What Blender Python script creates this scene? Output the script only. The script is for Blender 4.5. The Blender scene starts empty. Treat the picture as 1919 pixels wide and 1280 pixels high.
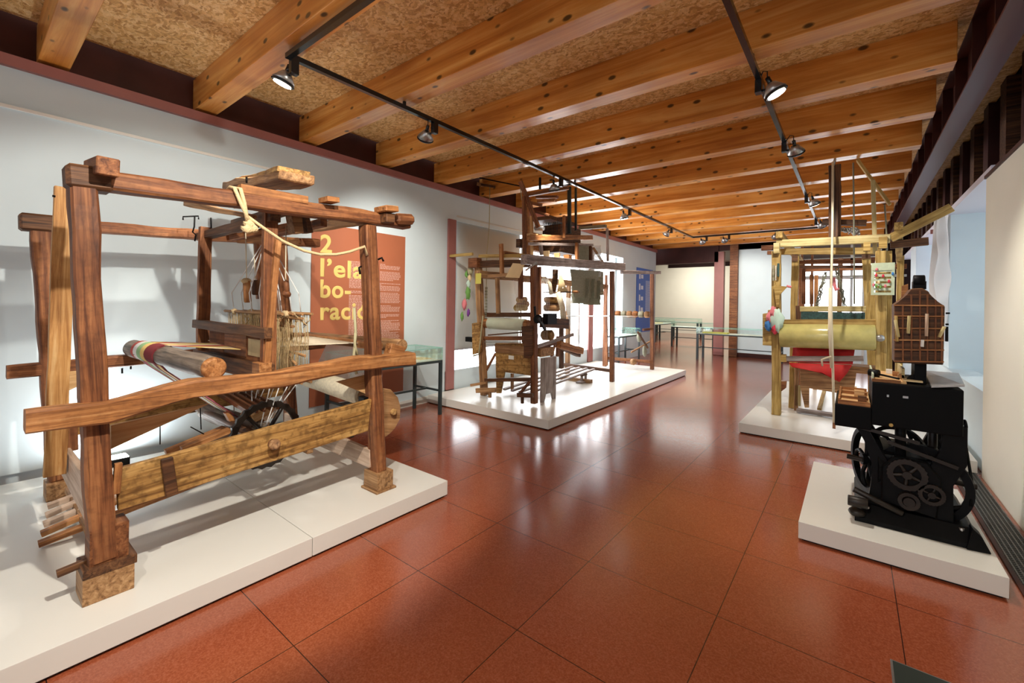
import bpy, bmesh, math, random
from mathutils import Vector, Matrix, noise
random.seed(4)
sc = bpy.context.scene
C = sc.collection
V = Vector
WM = {}                     # world matrix of every object built

# ------------------------------------------------------------------ materials
MATS = {}
def new_mat(name):
    m = bpy.data.materials.new(name); m.use_nodes = True
    nt = m.node_tree; b = nt.nodes['Principled BSDF']
    MATS[name] = m
    return m, nt, b
def N(nt, t, **kw):
    n = nt.nodes.new(t)
    for k, v in kw.items():
        if hasattr(n, k): setattr(n, k, v)
        else: n.inputs[k].default_value = v
    return n
def L(nt, a, b): nt.links.new(a, b)
def ramp(nt, fac, stops):
    r = nt.nodes.new('ShaderNodeValToRGB'); e = r.color_ramp.elements
    while len(e) < len(stops): e.new(0.5)
    for i, (p, c) in enumerate(stops):
        e[i].position = p; e[i].color = (c[0], c[1], c[2], 1)
    L(nt, fac, r.inputs[0]); return r.outputs[0]
def mix(nt, fac, a, b, mode='MIX'):
    m = nt.nodes.new('ShaderNodeMix'); m.data_type = 'RGBA'; m.blend_type = mode
    for s, v in ((m.inputs[0], fac), (m.inputs[6], a), (m.inputs[7], b)):
        if hasattr(v, 'is_output'): L(nt, v, s)
        elif isinstance(v, (int, float)): s.default_value = v
        else: s.default_value = (v[0], v[1], v[2], 1)
    return m.outputs[2]
def plain(name, col, rough=.6, metal=0, spec=.5, emit=0, var=0, vscale=8, bump=0, alpha=1):
    m, nt, b = new_mat(name)
    b.inputs['Base Color'].default_value = (*col, 1); b.inputs['Roughness'].default_value = rough
    b.inputs['Metallic'].default_value = metal; b.inputs['Specular IOR Level'].default_value = spec
    if alpha < 1: b.inputs['Alpha'].default_value = alpha
    if emit:
        b.inputs['Emission Color'].default_value = (*col, 1); b.inputs['Emission Strength'].default_value = emit
    if var or bump:
        tc = N(nt, 'ShaderNodeTexCoord'); n = N(nt, 'ShaderNodeTexNoise', Scale=vscale, Detail=6.0)
        L(nt, tc.outputs['Object'], n.inputs['Vector'])
        if var:
            lo = [max(0, c*(1-var)) for c in col]; hi = [min(1, c*(1+var)) for c in col]
            L(nt, ramp(nt, n.outputs[0], [(.3, lo), (.7, hi)]), b.inputs['Base Color'])
        if bump:
            bp = N(nt, 'ShaderNodeBump', Strength=bump, Distance=.01)
            L(nt, n.outputs[0], bp.inputs['Height']); L(nt, bp.outputs[0], b.inputs['Normal'])
    return m
def wood(name, c_dark, c_mid, c_light, rough=.6, grain=38, mott=3.0, crack=.5, knots=0, bump=.35, stretch=1.6, blot=0.0):
    """old timber: grain runs along the local X axis of every bar"""
    m, nt, b = new_mat(name)
    tc = N(nt, 'ShaderNodeTexCoord'); oi = N(nt, 'ShaderNodeObjectInfo')
    mul = N(nt, 'ShaderNodeVectorMath', operation='SCALE'); mul.inputs['Scale'].default_value = 17.0
    cx = N(nt, 'ShaderNodeCombineXYZ')
    for i in range(3): L(nt, oi.outputs['Random'], cx.inputs[i])
    L(nt, cx.outputs[0], mul.inputs[0])
    add = N(nt, 'ShaderNodeVectorMath', operation='ADD')
    L(nt, tc.outputs['Object'], add.inputs[0]); L(nt, mul.outputs[0], add.inputs[1])
    mp = N(nt, 'ShaderNodeMapping'); mp.inputs['Scale'].default_value = (stretch, grain, grain)
    L(nt, add.outputs[0], mp.inputs[0])
    g = N(nt, 'ShaderNodeTexNoise', Scale=1.0, Detail=7.0, Roughness=.65, Distortion=.6); L(nt, mp.outputs[0], g.inputs['Vector'])
    mo = N(nt, 'ShaderNodeTexNoise', Scale=mott, Detail=4.0); L(nt, add.outputs[0], mo.inputs['Vector'])
    col = ramp(nt, g.outputs[0], [(.34, c_dark), (.5, c_mid), (.64, c_light)])
    col2 = ramp(nt, mo.outputs[0], [(.3, (.55, .5, .46)), (.6, (1, 1, 1)), (.75, (1.0, 1.0, 1.0))])
    col = mix(nt, .75, col, col2, 'MULTIPLY')
    if crack:
        mp2 = N(nt, 'ShaderNodeMapping'); mp2.inputs['Scale'].default_value = (2.2, 60, 60)
        L(nt, add.outputs[0], mp2.inputs[0])
        ck = N(nt, 'ShaderNodeTexNoise', Scale=1.0, Detail=3.0); L(nt, mp2.outputs[0], ck.inputs['Vector'])
        cr = ramp(nt, ck.outputs[0], [(.30, (1, 1, 1)), (.36, (0, 0, 0)), (.37, (0, 0, 0))])
        k = N(nt, 'ShaderNodeMath', operation='MULTIPLY'); L(nt, cr, k.inputs[0]); k.inputs[1].default_value = crack
        col = mix(nt, k.outputs[0], col, tuple(c*.35 for c in c_dark))
    if blot:
        bl = N(nt, 'ShaderNodeTexNoise', Scale=26.0, Detail=5.0); L(nt, add.outputs[0], bl.inputs['Vector'])
        br = ramp(nt, bl.outputs[0], [(.48, (0, 0, 0)), (.66, (1, 1, 1))])
        k = N(nt, 'ShaderNodeMath', operation='MULTIPLY'); L(nt, br, k.inputs[0]); k.inputs[1].default_value = blot
        col = mix(nt, k.outputs[0], col, tuple(c*.55 for c in c_dark))
    if knots:
        mp3 = N(nt, 'ShaderNodeMapping'); mp3.inputs['Scale'].default_value = (1.0, 1.9, 1.9)
        L(nt, add.outputs[0], mp3.inputs[0])
        vo = N(nt, 'ShaderNodeTexVoronoi', Scale=knots); L(nt, mp3.outputs[0], vo.inputs['Vector'])
        kr = ramp(nt, vo.outputs['Distance'], [(.11, (1, 1, 1)), (.15, (.6, .6, .6)), (.19, (0, 0, 0))])
        col = mix(nt, kr, col, tuple(c*.13 for c in c_mid))
    L(nt, col, b.inputs['Base Color'])
    b.inputs['Roughness'].default_value = rough; b.inputs['Specular IOR Level'].default_value = .35
    bp = N(nt, 'ShaderNodeBump', Strength=bump, Distance=.006)
    L(nt, g.outputs[0], bp.inputs['Height']); L(nt, bp.outputs[0], b.inputs['Normal'])
    return m
wood('old_red', (.085, .026, .010), (.225, .080, .028), (.35, .145, .055), mott=2.6, crack=.6, blot=.3)
wood('old_dark', (.035, .016, .008), (.11, .045, .018), (.2, .09, .035), crack=.7)
wood('old_orange', (.17, .060, .018), (.40, .165, .052), (.56, .28, .11), crack=.4, blot=.3, mott=3.5)
wood('old_ochre', (.15, .066, .016), (.42, .225, .065), (.6, .37, .13), blot=.62, crack=.4, mott=5)
wood('old_tan', (.16, .075, .03), (.36, .19, .08), (.52, .31, .15), crack=.5, mott=4)
wood('new_pine', (.50, .27, .10), (.66, .40, .18), (.74, .50, .26), crack=.05, bump=.1, mott=1.5)
wood('pale_board', (.42, .28, .19), (.58, .42, .31), (.68, .53, .41), crack=.05, bump=.08)
wood('old_yellow', (.24, .14, .035), (.46, .30, .085), (.62, .45, .17), crack=.35, mott=4)
wood('yellow_light', (.38, .30, .12), (.58, .48, .22), (.72, .63, .36), crack=.2, mott=4)
wood('old_grey', (.16, .13, .12), (.34, .28, .26), (.50, .43, .41), crack=.5, mott=6)
wood('log_grey', (.055, .045, .035), (.17, .13, .10), (.3, .24, .18), crack=.5, mott=6)
wood('grey_green', (.15, .14, .09), (.29, .27, .18), (.40, .38, .27), crack=.2, mott=4)
wood('dark_case', (.03, .012, .005), (.1, .04, .015), (.2, .085, .03), crack=.4)
wood('glulam', (.50, .16, .022), (.70, .28, .050), (.84, .43, .12), rough=.36, grain=11, mott=.9, crack=.05, knots=4.2, bump=.04, stretch=.5)
wood('old_amber', (.30, .12, .03), (.55, .28, .09), (.68, .42, .18), crack=.3, mott=4)
bg_ = MATS['glulam'].node_tree.nodes['Principled BSDF']; bg_.inputs['Coat Weight'].default_value = .55; bg_.inputs['Coat Roughness'].default_value = .22
# engineered-board ceiling
m, nt, b = new_mat('osb')
tc = N(nt, 'ShaderNodeTexCoord')
vo = N(nt, 'ShaderNodeTexVoronoi', Scale=33.0); mp = N(nt, 'ShaderNodeMapping'); mp.inputs['Scale'].default_value = (1, 1.7, 1)
no = N(nt, 'ShaderNodeTexNoise', Scale=9.0, Detail=3.0); L(nt, tc.outputs['Object'], no.inputs['Vector'])
mxv = N(nt, 'ShaderNodeMix'); mxv.data_type = 'RGBA'; mxv.inputs[0].default_value = .12
L(nt, tc.outputs['Object'], mxv.inputs[6]); L(nt, no.outputs['Color'], mxv.inputs[7]); L(nt, mxv.outputs[2], mp.inputs[0]); L(nt, mp.outputs[0], vo.inputs['Vector'])
n2 = N(nt, 'ShaderNodeTexNoise', Scale=55.0, Detail=4.0, Distortion=1.5); L(nt, tc.outputs['Object'], n2.inputs['Vector'])
sp = N(nt, 'ShaderNodeSeparateColor'); L(nt, vo.outputs['Color'], sp.inputs[0])
c1 = ramp(nt, sp.outputs[0], [(0, (.50, .26, .08)), (.5, (.78, .49, .19)), (.95, (.90, .66, .34))])
c2 = ramp(nt, n2.outputs[0], [(.32, (.52, .42, .34)), (.45, (.92, .9, .88)), (.7, (1.0, 1.0, 1.0))])
L(nt, mix(nt, .8, c1, c2, 'MULTIPLY'), b.inputs['Base Color']); b.inputs['Roughness'].default_value = .5
# red floor tiles
m, nt, b = new_mat('floor_tile')
tc = N(nt, 'ShaderNodeTexCoord'); se = N(nt, 'ShaderNodeSeparateXYZ'); L(nt, tc.outputs['Object'], se.inputs[0])
def grid(out, off, step, w):
    a = N(nt, 'ShaderNodeMath', operation='SUBTRACT'); L(nt, out, a.inputs[0]); a.inputs[1].default_value = off
    d = N(nt, 'ShaderNodeMath', operation='DIVIDE'); L(nt, a.outputs[0], d.inputs[0]); d.inputs[1].default_value = step
    r = N(nt, 'ShaderNodeMath', operation='PINGPONG'); L(nt, d.outputs[0], r.inputs[0]); r.inputs[1].default_value = .5
    s = N(nt, 'ShaderNodeMath', operation='LESS_THAN'); L(nt, r.outputs[0], s.inputs[0]); s.inputs[1].default_value = w/step
    f = N(nt, 'ShaderNodeMath', operation='FLOOR'); L(nt, d.outputs[0], f.inputs[0])
    return s.outputs[0], f.outputs[0]
gx, fx = grid(se.outputs[0], -.041, .7417, .0022); gy, fy = grid(se.outputs[1], .711, .7325, .0022)
mxx = N(nt, 'ShaderNodeMath', operation='MAXIMUM'); L(nt, gx, mxx.inputs[0]); L(nt, gy, mxx.inputs[1])
cb = N(nt, 'ShaderNodeCombineXYZ'); L(nt, fx, cb.inputs[0]); L(nt, fy, cb.inputs[1])
wn = N(nt, 'ShaderNodeTexWhiteNoise'); L(nt, cb.outputs[0], wn.inputs['Vector'])
n1 = N(nt, 'ShaderNodeTexNoise', Scale=130.0, Detail=5.0, Roughness=.7); L(nt, tc.outputs['Object'], n1.inputs['Vector'])
n3 = N(nt, 'ShaderNodeTexNoise', Scale=1.6, Detail=2.0); L(nt, tc.outputs['Object'], n3.inputs['Vector'])
c = ramp(nt, n1.outputs[0], [(.30, (.24, .052, .020)), (.5, (.32, .078, .032)), (.70, (.41, .13, .068))])
c = mix(nt, .5, c, ramp(nt, n3.outputs[0], [(.3, (.78, .78, .78)), (.7, (1, 1, 1))]), 'MULTIPLY')
c = mix(nt, .35, c, ramp(nt, wn.outputs[0], [(0, (.82, .8, .8)), (1, (1, 1, 1))]), 'MULTIPLY')
c = mix(nt, mxx.outputs[0], c, (.035, .012, .008))
L(nt, c, b.inputs['Base Color'])
L(nt, ramp(nt, n1.outputs[0], [(.3, (.12, .12, .12)), (.7, (.21, .21, .21))]), b.inputs['Roughness'])
b.inputs['Specular IOR Level'].default_value = .75
bp = N(nt, 'ShaderNodeBump', Strength=.06, Distance=.003); L(nt, n1.outputs[0], bp.inputs['Height']); L(nt, bp.outputs[0], b.inputs['Normal'])

plain('wall_paint', (.60, .70, .745), .65, var=.03, vscale=2, bump=.08)
plain('wall_cream', (.80, .78, .66), .6, var=.02, vscale=2)
plain('plinth_paint', (.74, .73, .68), .3, var=.015, vscale=3)
plain('plinth_side', (.62, .58, .57), .45)
plain('soffit_paint', (.66, .66, .74), .5)
plain('steel_brown', (.055, .014, .010), .5, spec=.25, var=.25, vscale=3)
plain('steel_pink', (.33, .125, .11), .42, var=.08, vscale=4)
plain('steel_purple', (.085, .026, .032), .3)
plain('steel_dark', (.016, .007, .006), .7, spec=.1)
plain('daylight_bright', (.95, .97, 1.0), .5, emit=7)
plain('black_metal', (.004, .004, .0045), .45, spec=.12, var=.3, vscale=14)
plain('black_paint', (.0025, .0025, .003), .5, spec=.1)
plain('table_black', (.022, .035, .037), .35)
plain('iron', (.014, .009, .006), .45, metal=.2, var=.4, vscale=20)
plain('bare_steel', (.42, .41, .40), .3, metal=.8, var=.15, vscale=20)
plain('track_black', (.008, .009, .01), .22)
plain('brass', (.5, .32, .1), .35, metal=.8)
plain('poster_orange', (.37, .115, .052), .55, var=.04, vscale=2)
plain('poster_yellow', (.72, .53, .16), .6)
plain('poster_text', (.62, .38, .32), .6)
plain('poster_blue', (.045, .14, .55), .5)
plain('poster_white', (.75, .8, .9), .5)
plain('rope', (.62, .46, .25), .85, bump=.6, vscale=120)
plain('rope_old', (.40, .37, .22), .85)
plain('string', (.66, .58, .42), .8)
plain('string_white', (.78, .78, .76), .8)
plain('heddle', (.50, .36, .18), .85, var=.3, vscale=60)
plain('yarn_cream', (.75, .67, .50), .85, var=.12, vscale=40, bump=.5)
plain('cloth_pale_green', (.55, .60, .46), .8, var=.06)
plain('cloth_red', (.50, .012, .012), .7, var=.12, vscale=9)
plain('cloth_white', (.72, .74, .72), .85, var=.05)
plain('cards_grey', (.27, .27, .20), .8, var=.15, vscale=30)
plain('card_beige', (.78, .60, .33), .7, var=.05)
plain('card_green', (.50, .58, .42), .7, var=.1, vscale=30)
plain('paper', (.80, .80, .74), .7)
plain('paper_yellow', (.55, .50, .09), .6)
plain('yarn_red', (.60, .04, .07), .8)
plain('yarn_pink', (.75, .22, .25), .8)
plain('yarn_blue', (.05, .2, .5), .8)
plain('yarn_green', (.16, .36, .08), .8)
plain('yarn_mint', (.55, .72, .62), .8)
plain('yarn_purple', (.2, .05, .3), .8)
plain('roll_varnish', (.52, .46, .17), .22, var=.2, vscale=6)
plain('reed_dark', (.02, .065, .062), .5, var=.5, vscale=50)
plain('leather', (.13, .03, .02), .5)
plain('blind_fabric', (.55, .56, .53), .8)
plain('lamp_glow', (1, .93, .78), .5, emit=22)
plain('lamp_cool', (.75, 1, 1), .5, emit=18)
plain('lamp_off', (.5, .5, .48), .15, metal=.7)
plain('daylight_pane', (.93, .96, 1.0), .5, emit=4.5)
plain('daylight_far', (.9, .95, 1.0), .5, emit=2.6)
plain('window_dim', (.75, .87, .92), .5, emit=.9)
plain('window_mid', (.85, .88, .97), .5, emit=1.1)
plain('grate_metal', (.10, .105, .10), .35, metal=.6)
plain('grate_dark', (.006, .006, .006), .9)
plain('box_green', (.03, .04, .035), .3)
# striped cloth: stripes run along the weaving direction (local coords, u across)
def stripes(name, cols, axis=0, scale=1.0, off=0.0):
    m, nt, b = new_mat(name)
    tc = N(nt, 'ShaderNodeTexCoord'); se = N(nt, 'ShaderNodeSeparateXYZ'); L(nt, tc.outputs['Object'], se.inputs[0])
    a = N(nt, 'ShaderNodeMath', operation='MULTIPLY_ADD'); L(nt, se.outputs[axis], a.inputs[0]); a.inputs[1].default_value = scale; a.inputs[2].default_value = off
    f = N(nt, 'ShaderNodeMath', operation='FRACT'); L(nt, a.outputs[0], f.inputs[0])
    r = nt.nodes.new('ShaderNodeValToRGB'); r.color_ramp.interpolation = 'CONSTANT'; e = r.color_ramp.elements
    while len(e) < len(cols): e.new(.5)
    for i, c_ in enumerate(cols): e[i].position = i/len(cols); e[i].color = (*c_, 1)
    L(nt, f.outputs[0], r.inputs[0]); L(nt, r.outputs[0], b.inputs['Base Color']); b.inputs['Roughness'].default_value = .85
    return m
RED = (.45, .05, .035); YEL = (.68, .48, .15); CRM = (.75, .62, .40); MAR = (.16, .015, .02); GRN = (.28, .48, .22); WHT = (.75, .73, .68); PNK = (.6, .12, .16)
stripes('warp_stripes', [RED, RED, YEL, RED, CRM, YEL, CRM, RED, YEL, CRM, YEL, RED], 0, 1/1.15, 4.5)
stripes('cloth_stripes', [YEL, WHT, (.45, .5, .52), YEL, PNK, WHT, MAR, MAR, YEL, GRN, WHT, RED], 0, 1/1.15, 4.5)
stripes('cloth_stripes_dark', [MAR, MAR, PNK, GRN, WHT, MAR, YEL, MAR, PNK, MAR], 0, 1/.8, 4.5)
# glass
m = bpy.data.materials.new('glass'); m.use_nodes = True; MATS['glass'] = m; nt = m.node_tree; nt.nodes.clear()
o = N(nt, 'ShaderNodeOutputMaterial'); t = N(nt, 'ShaderNodeBsdfTransparent'); t.inputs[0].default_value = (.975, .995, .988, 1)
g = N(nt, 'ShaderNodeBsdfGlossy'); g.inputs['Roughness'].default_value = .03; g.inputs[0].default_value = (.8, 1, .93, 1)
lw = N(nt, 'ShaderNodeLayerWeight', Blend=.35); mx = N(nt, 'ShaderNodeMixShader'); mm = N(nt, 'ShaderNodeMath', operation='MULTIPLY_ADD')
L(nt, lw.outputs['Fresnel'], mm.inputs[0]); mm.inputs[1].default_value = .4; mm.inputs[2].default_value = .02
L(nt, mm.outputs[0], mx.inputs[0]); L(nt, t.outputs[0], mx.inputs[1]); L(nt, g.outputs[0], mx.inputs[2]); L(nt, mx.outputs[0], o.inputs[0])
plain('glass_edge', (.25, .52, .45), .15)
# thin plastic sheet
m = bpy.data.materials.new('plastic_sheet'); m.use_nodes = True; MATS['plastic_sheet'] = m; nt = m.node_tree; nt.nodes.clear()
o = N(nt, 'ShaderNodeOutputMaterial'); d = N(nt, 'ShaderNodeBsdfDiffuse'); d.inputs[0].default_value = (.72, .70, .68, 1)
tl = N(nt, 'ShaderNodeBsdfTranslucent'); tl.inputs[0].default_value = (.8, .8, .82, 1); m1 = N(nt, 'ShaderNodeMixShader', Fac=.45)
L(nt, d.outputs[0], m1.inputs[1]); L(nt, tl.outputs[0], m1.inputs[2]); L(nt, m1.outputs[0], o.inputs[0])

# ------------------------------------------------------------------ builders
def reg(o, M, parent):
    WM[o.name] = M
    if parent is not None:
        o.parent = parent
        o.matrix_basis = WM[parent.name].inverted() @ M
    else:
        o.matrix_basis = M
    return o
def tag(o, label=None, cat=None, group=None, kind=None):
    if label: o['label'] = label
    if cat: o['category'] = cat
    if group: o['group'] = group
    if kind: o['kind'] = kind
    return o
def thing(name, label, cat, loc=(0, 0, 0), group=None):
    o = bpy.data.objects.new(name, None); C.objects.link(o); o.empty_display_size = .1
    reg(o, Matrix.Translation(V(loc)), None)
    return tag(o, label, cat, group)
def link(name, bm, mat, parent=None, M=None, smooth=False, label=None, weld=False):
    me = bpy.data.meshes.new(name)
    if weld: bmesh.ops.remove_doubles(bm, verts=bm.verts[:], dist=1e-5)
    bmesh.ops.recalc_face_normals(bm, faces=bm.faces[:])
    bm.to_mesh(me); bm.free()
    if smooth:
        for p in me.polygons: p.use_smooth = True
    me.materials.append(MATS[mat])
    o = bpy.data.objects.new(name, me); C.objects.link(o)
    reg(o, M if M is not None else Matrix.Identity(4), parent)
    if label: o['label'] = label
    return o
def centred(name, bm, mat, parent=None, **kw):
    """put the origin of a world-space bmesh at the centre of its bounds"""
    lo = V((min(v.co[i] for v in bm.verts) for i in range(3))); hi = V((max(v.co[i] for v in bm.verts) for i in range(3)))
    c = (lo+hi)/2; c.z = lo.z
    bmesh.ops.translate(bm, verts=bm.verts[:], vec=-c)
    return link(name, bm, mat, parent, Matrix.Translation(c), **kw)
def addbox(bm, lo, hi, M=None):
    vs = [bm.verts.new((x, y, z)) for x in (lo[0], hi[0]) for y in (lo[1], hi[1]) for z in (lo[2], hi[2])]
    for f in ((0,1,3,2),(4,6,7,5),(0,4,5,1),(2,3,7,6),(0,2,6,4),(1,5,7,3)): bm.faces.new([vs[i] for i in f])
    if M is not None: bmesh.ops.transform(bm, matrix=M, verts=vs)
    return vs
def frame(p0, p1):
    d = (V(p1)-V(p0)); n = d.length; d.normalize()
    ax = max(range(3), key=lambda i: abs(d[i]))
    ra = V((1, 0, 0)) if ax != 0 else V((0, 1, 0))          # direction of size a
    b_ = d.cross(ra).normalized(); a_ = b_.cross(d).normalized()
    M = Matrix.Identity(4)
    for i in range(3): M[i][0] = d[i]; M[i][1] = a_[i]; M[i][2] = b_[i]; M[i][3] = p0[i]
    return M, n, ax
def bar(par, name, p0, p1, a, b, mat, o='', t=(1, 1), hew=0, bev=.05, label=None):
    """timber: centre line p0-p1. a = size along world X (Y when the bar runs along X); b = the other size.
    o: 'x' the points lie on the +X face, 'y' on the -Y face, 'u' on the top, 'd' on the underside"""
    p0 = V(p0); p1 = V(p1)
    M, n, ax = frame(p0, p1)
    if ax == 2:
        for q in (p0, p1):
            if 0 < q.z < .131: q.z = .131
        M, n, ax = frame(p0, p1)
    size = {0: (0, a, b), 1: (a, 0, b), 2: (a, b, 0)}[ax]
    sh = V((-size[0]/2 if 'x' in o else (size[0]/2 if 'w' in o else 0), size[1]/2 if 'y' in o else 0, -size[2]/2 if 'u' in o else (size[2]/2 if 'd' in o else 0)))
    M = Matrix.Translation(sh) @ M
    bm = bmesh.new(); addbox(bm, (0, -a/2, -b/2), (n, a/2, b/2))
    for v in bm.verts:
        if v.co.x > n/2: v.co.y *= t[0]; v.co.z *= t[1]
    if hew:
        k = max(2, int(n/.12))
        ed = [e for e in bm.edges if abs(e.verts[0].co.x-e.verts[1].co.x) > n*.5]
        bmesh.ops.subdivide_edges(bm, edges=ed, cuts=k, use_grid_fill=True)
    if bev:
        w = min(a, b)*bev
        long_e = [e for e in bm.edges if not hew or abs(e.verts[0].co.x-e.verts[1].co.x) > 1e-4 or min(e.verts[0].co.x, e.verts[1].co.x) < 1e-4 or max(e.verts[0].co.x, e.verts[1].co.x) > n-1e-4]
        bmesh.ops.bevel(bm, geom=long_e, offset=w, segments=1, affect='EDGES', profile=.5)
    if hew:
        sd = V((p0.x*3.1, p0.y*2.3, p0.z*1.7))
        for v in bm.verts:
            q = v.co*4.0+sd
            v.co.y += (noise.noise(q))*hew; v.co.z += (noise.noise(q+V((9, 5, 2))))*hew
    return link(name, bm, mat, par, M, label=label)
def box(par, name, lo, hi, mat, bev=0, label=None):
    lo_ = V([min(lo[i], hi[i]) for i in range(3)]); hi_ = V([max(lo[i], hi[i]) for i in range(3)])
    c = (lo_+hi_)/2; c.z = lo_.z
    bm = bmesh.new(); addbox(bm, lo_-c, hi_-c)
    if bev: bmesh.ops.bevel(bm, geom=bm.edges[:], offset=bev, segments=2, affect='EDGES', profile=.6)
    return link(name, bm, mat, par, Matrix.Translation(c), label=label)
def addcyl(bm, p0, p1, r, r2=None, seg=16):
    p0 = V(p0); p1 = V(p1); r2 = r if r2 is None else r2
    M, n, ax = frame(p0, p1)
    ra = []; rb = []
    for i in range(seg):
        t = 2*math.pi*i/seg; c, s = math.cos(t), math.sin(t)
        ra.append(bm.verts.new(M @ V((0, c*r, s*r)))); rb.append(bm.verts.new(M @ V((n, c*r2, s*r2))))
    for i in range(seg): bm.faces.new((ra[i], ra[(i+1) % seg], rb[(i+1) % seg], rb[i]))
    bm.faces.new(ra[::-1]); bm.faces.new(rb)
def cyl(par, name, p0, p1, r, mat, r2=None, seg=24, label=None, lump=0, bev=.12):
    p0 = V(p0); M, n, ax = frame(p0, p1); r2 = r if r2 is None else r2
    bm = bmesh.new(); rings = []
    k = 10 if lump else 1
    prof = [(0, r*(1-bev))]+[(max(min(n*i/k, n-r*bev), r*bev), r+(r2-r)*i/k) for i in range(k+1)]+[(n, r2*(1-bev))]
    for (x, rr) in prof:
        ring = []
        for i in range(seg):
            t = 2*math.pi*i/seg; co = V((x, math.cos(t)*rr, math.sin(t)*rr))
            if lump:
                f = 1+noise.noise(V((x*5, math.cos(t)*1.2, math.sin(t)*1.2+p0.y*3)))*lump
                co.y *= f; co.z *= f
            ring.append(bm.verts.new(co))
        rings.append(ring)
    for a_, b_ in zip(rings, rings[1:]):
        for i in range(seg):
            f = bm.faces.new((a_[i], a_[(i+1) % seg], b_[(i+1) % seg], b_[i])); f.smooth = True
    bm.faces.new(rings[0][::-1]); bm.faces.new(rings[-1])
    return link(name, bm, mat, par, M, label=label)
def addtube(bm, pts, r, seg=6, closed=False):
    pts = [V(p) for p in pts]; rings = []; n = len(pts); up = None
    for i, p in enumerate(pts):
        a = pts[i-1] if (i or closed) else p; b_ = pts[(i+1) % n] if (i < n-1 or closed) else p
        d = (b_-a).normalized()
        if up is None: up = V((0, 0, 1)) if abs(d.z) < .9 else V((1, 0, 0))
        s = d.cross(up)
        if s.length < 1e-4: s = d.cross(V((0, 1, 0)))
        s.normalize(); u = s.cross(d).normalized(); up = u
        rings.append([bm.verts.new(p+s*math.cos(2*math.pi*k/seg)*r+u*math.sin(2*math.pi*k/seg)*r) for k in range(seg)])
    for a, b_ in list(zip(rings, rings[1:]))+([(rings[-1], rings[0])] if closed else []):
        for k in range(seg):
            f = bm.faces.new((a[k], a[(k+1) % seg], b_[(k+1) % seg], b_[k])); f.smooth = True
    if not closed: bm.faces.new(rings[0][::-1]); bm.faces.new(rings[-1])
def tube(par, name, pts, r, mat, seg=8, label=None):
    bm = bmesh.new(); addtube(bm, pts, r, seg)
    return centred(name, bm, mat, par, label=label)
def sag(p0, p1, d, n=14):
    p0 = V(p0); p1 = V(p1)
    return [p0.lerp(p1, i/n)-V((0, 0, 4*d*(i/n)*(1-i/n))) for i in range(n+1)]
def strings(par, name, segs, r, mat, seg=4, label=None):
    bm = bmesh.new()
    for s in segs: addtube(bm, s, r, seg)
    return centred(name, bm, mat, par, label=label)
def plate(par, name, pts, th, mat, bev=0, label=None):
    """flat polygon (world points) with thickness vector th"""
    pts = [V(p) for p in pts]; th = V(th)
    M, n, ax = frame(pts[0], pts[1]); Mi = M.inverted()
    bm = bmesh.new(); a = [bm.verts.new(Mi @ p) for p in pts]; b_ = [bm.verts.new(Mi @ (p+th)) for p in pts]
    bm.faces.new(a); bm.faces.new(b_[::-1]); k = len(pts)
    for i in range(k): bm.faces.new((a[i], b_[i], b_[(i+1) % k], a[(i+1) % k]))
    if bev: bmesh.ops.bevel(bm, geom=bm.edges[:], offset=bev, segments=1, affect='EDGES')
    return link(name, bm, mat, par, M, label=label)
def cloth(par, name, rows, mat, th=.004, label=None, wave=0, sub=6):
    """sheet through rows of (left point, right point)"""
    bm = bmesh.new(); g = []
    for j, (a, b_) in enumerate(rows):
        a = V(a); b_ = V(b_)
        g.append([bm.verts.new(a.lerp(b_, i/sub)+V((0, 0, wave*math.sin(i*1.9+j)))) for i in range(sub+1)])
    for r0, r1 in zip(g, g[1:]):
        for i in range(sub): bm.faces.new((r0[i], r0[i+1], r1[i+1], r1[i]))
    bmesh.ops.recalc_face_normals(bm, faces=bm.faces[:])
    ext = bmesh.ops.solidify(bm, geom=bm.faces[:], thickness=th)
    return centred(name, bm, mat, par, smooth=True, label=label)
def wheel(par, name, c, axis, R, r, mat, spokes=0, hub=.03, wid=.03, teeth=0, curved=0, label=None):
    c = V(c); ax = V(axis).normalized(); u = ax.cross(V((0, 0, 1)));
    if u.length < .1: u = ax.cross(V((1, 0, 0)))
    u.normalize(); w = ax.cross(u)
    bm = bmesh.new(); n = 48
    rings = []
    for i in range(n):
        t = 2*math.pi*i/n; d = u*math.cos(t)+w*math.sin(t); k = R*(1+(.05 if teeth and i % 2 else 0))
        rings.append([bm.verts.new(c+d*k+ax*wid/2), bm.verts.new(c+d*k-ax*wid/2), bm.verts.new(c+d*(R-r)-ax*wid/2), bm.verts.new(c+d*(R-r)+ax*wid/2)])
    for i in range(n):
        a, b_ = rings[i], rings[(i+1) % n]
        for k in range(4): bm.faces.new((a[k], a[(k+1) % 4], b_[(k+1) % 4], b_[k]))
    for s in range(spokes):
        t = 2*math.pi*s/spokes+.4
        pts = []
        for q in range(6):
            f = q/5; tt = t+curved*math.sin(f*math.pi)*.5
            pts.append(c+(u*math.cos(tt)+w*math.sin(tt))*((R-r*.5)*f))
        addtube(bm, pts, r*.42, 6)
    addcyl(bm, c-ax*wid*.9, c+ax*wid*.9, hub, seg=16)
    return centred(name, bm, mat, par, label=label)
def blob(par, name, c, s, mat, label=None, seg=12, lump=.25):
    bm = bmesh.new(); bmesh.ops.create_uvsphere(bm, u_segments=seg, v_segments=max(6, seg//2), radius=1)
    for v in bm.verts:
        f = 1+noise.noise(v.co*2+V(c)*3)*lump
        v.co = V((v.co.x*s[0]*f, v.co.y*s[1]*f, v.co.z*s[2]*f))
    return link(name, bm, mat, par, Matrix.Translation(V(c)), smooth=True, label=label)
def struct(name, lo, hi, mat):
    o = box(None, name, lo, hi, mat); o['kind'] = 'structure'; return o

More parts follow.
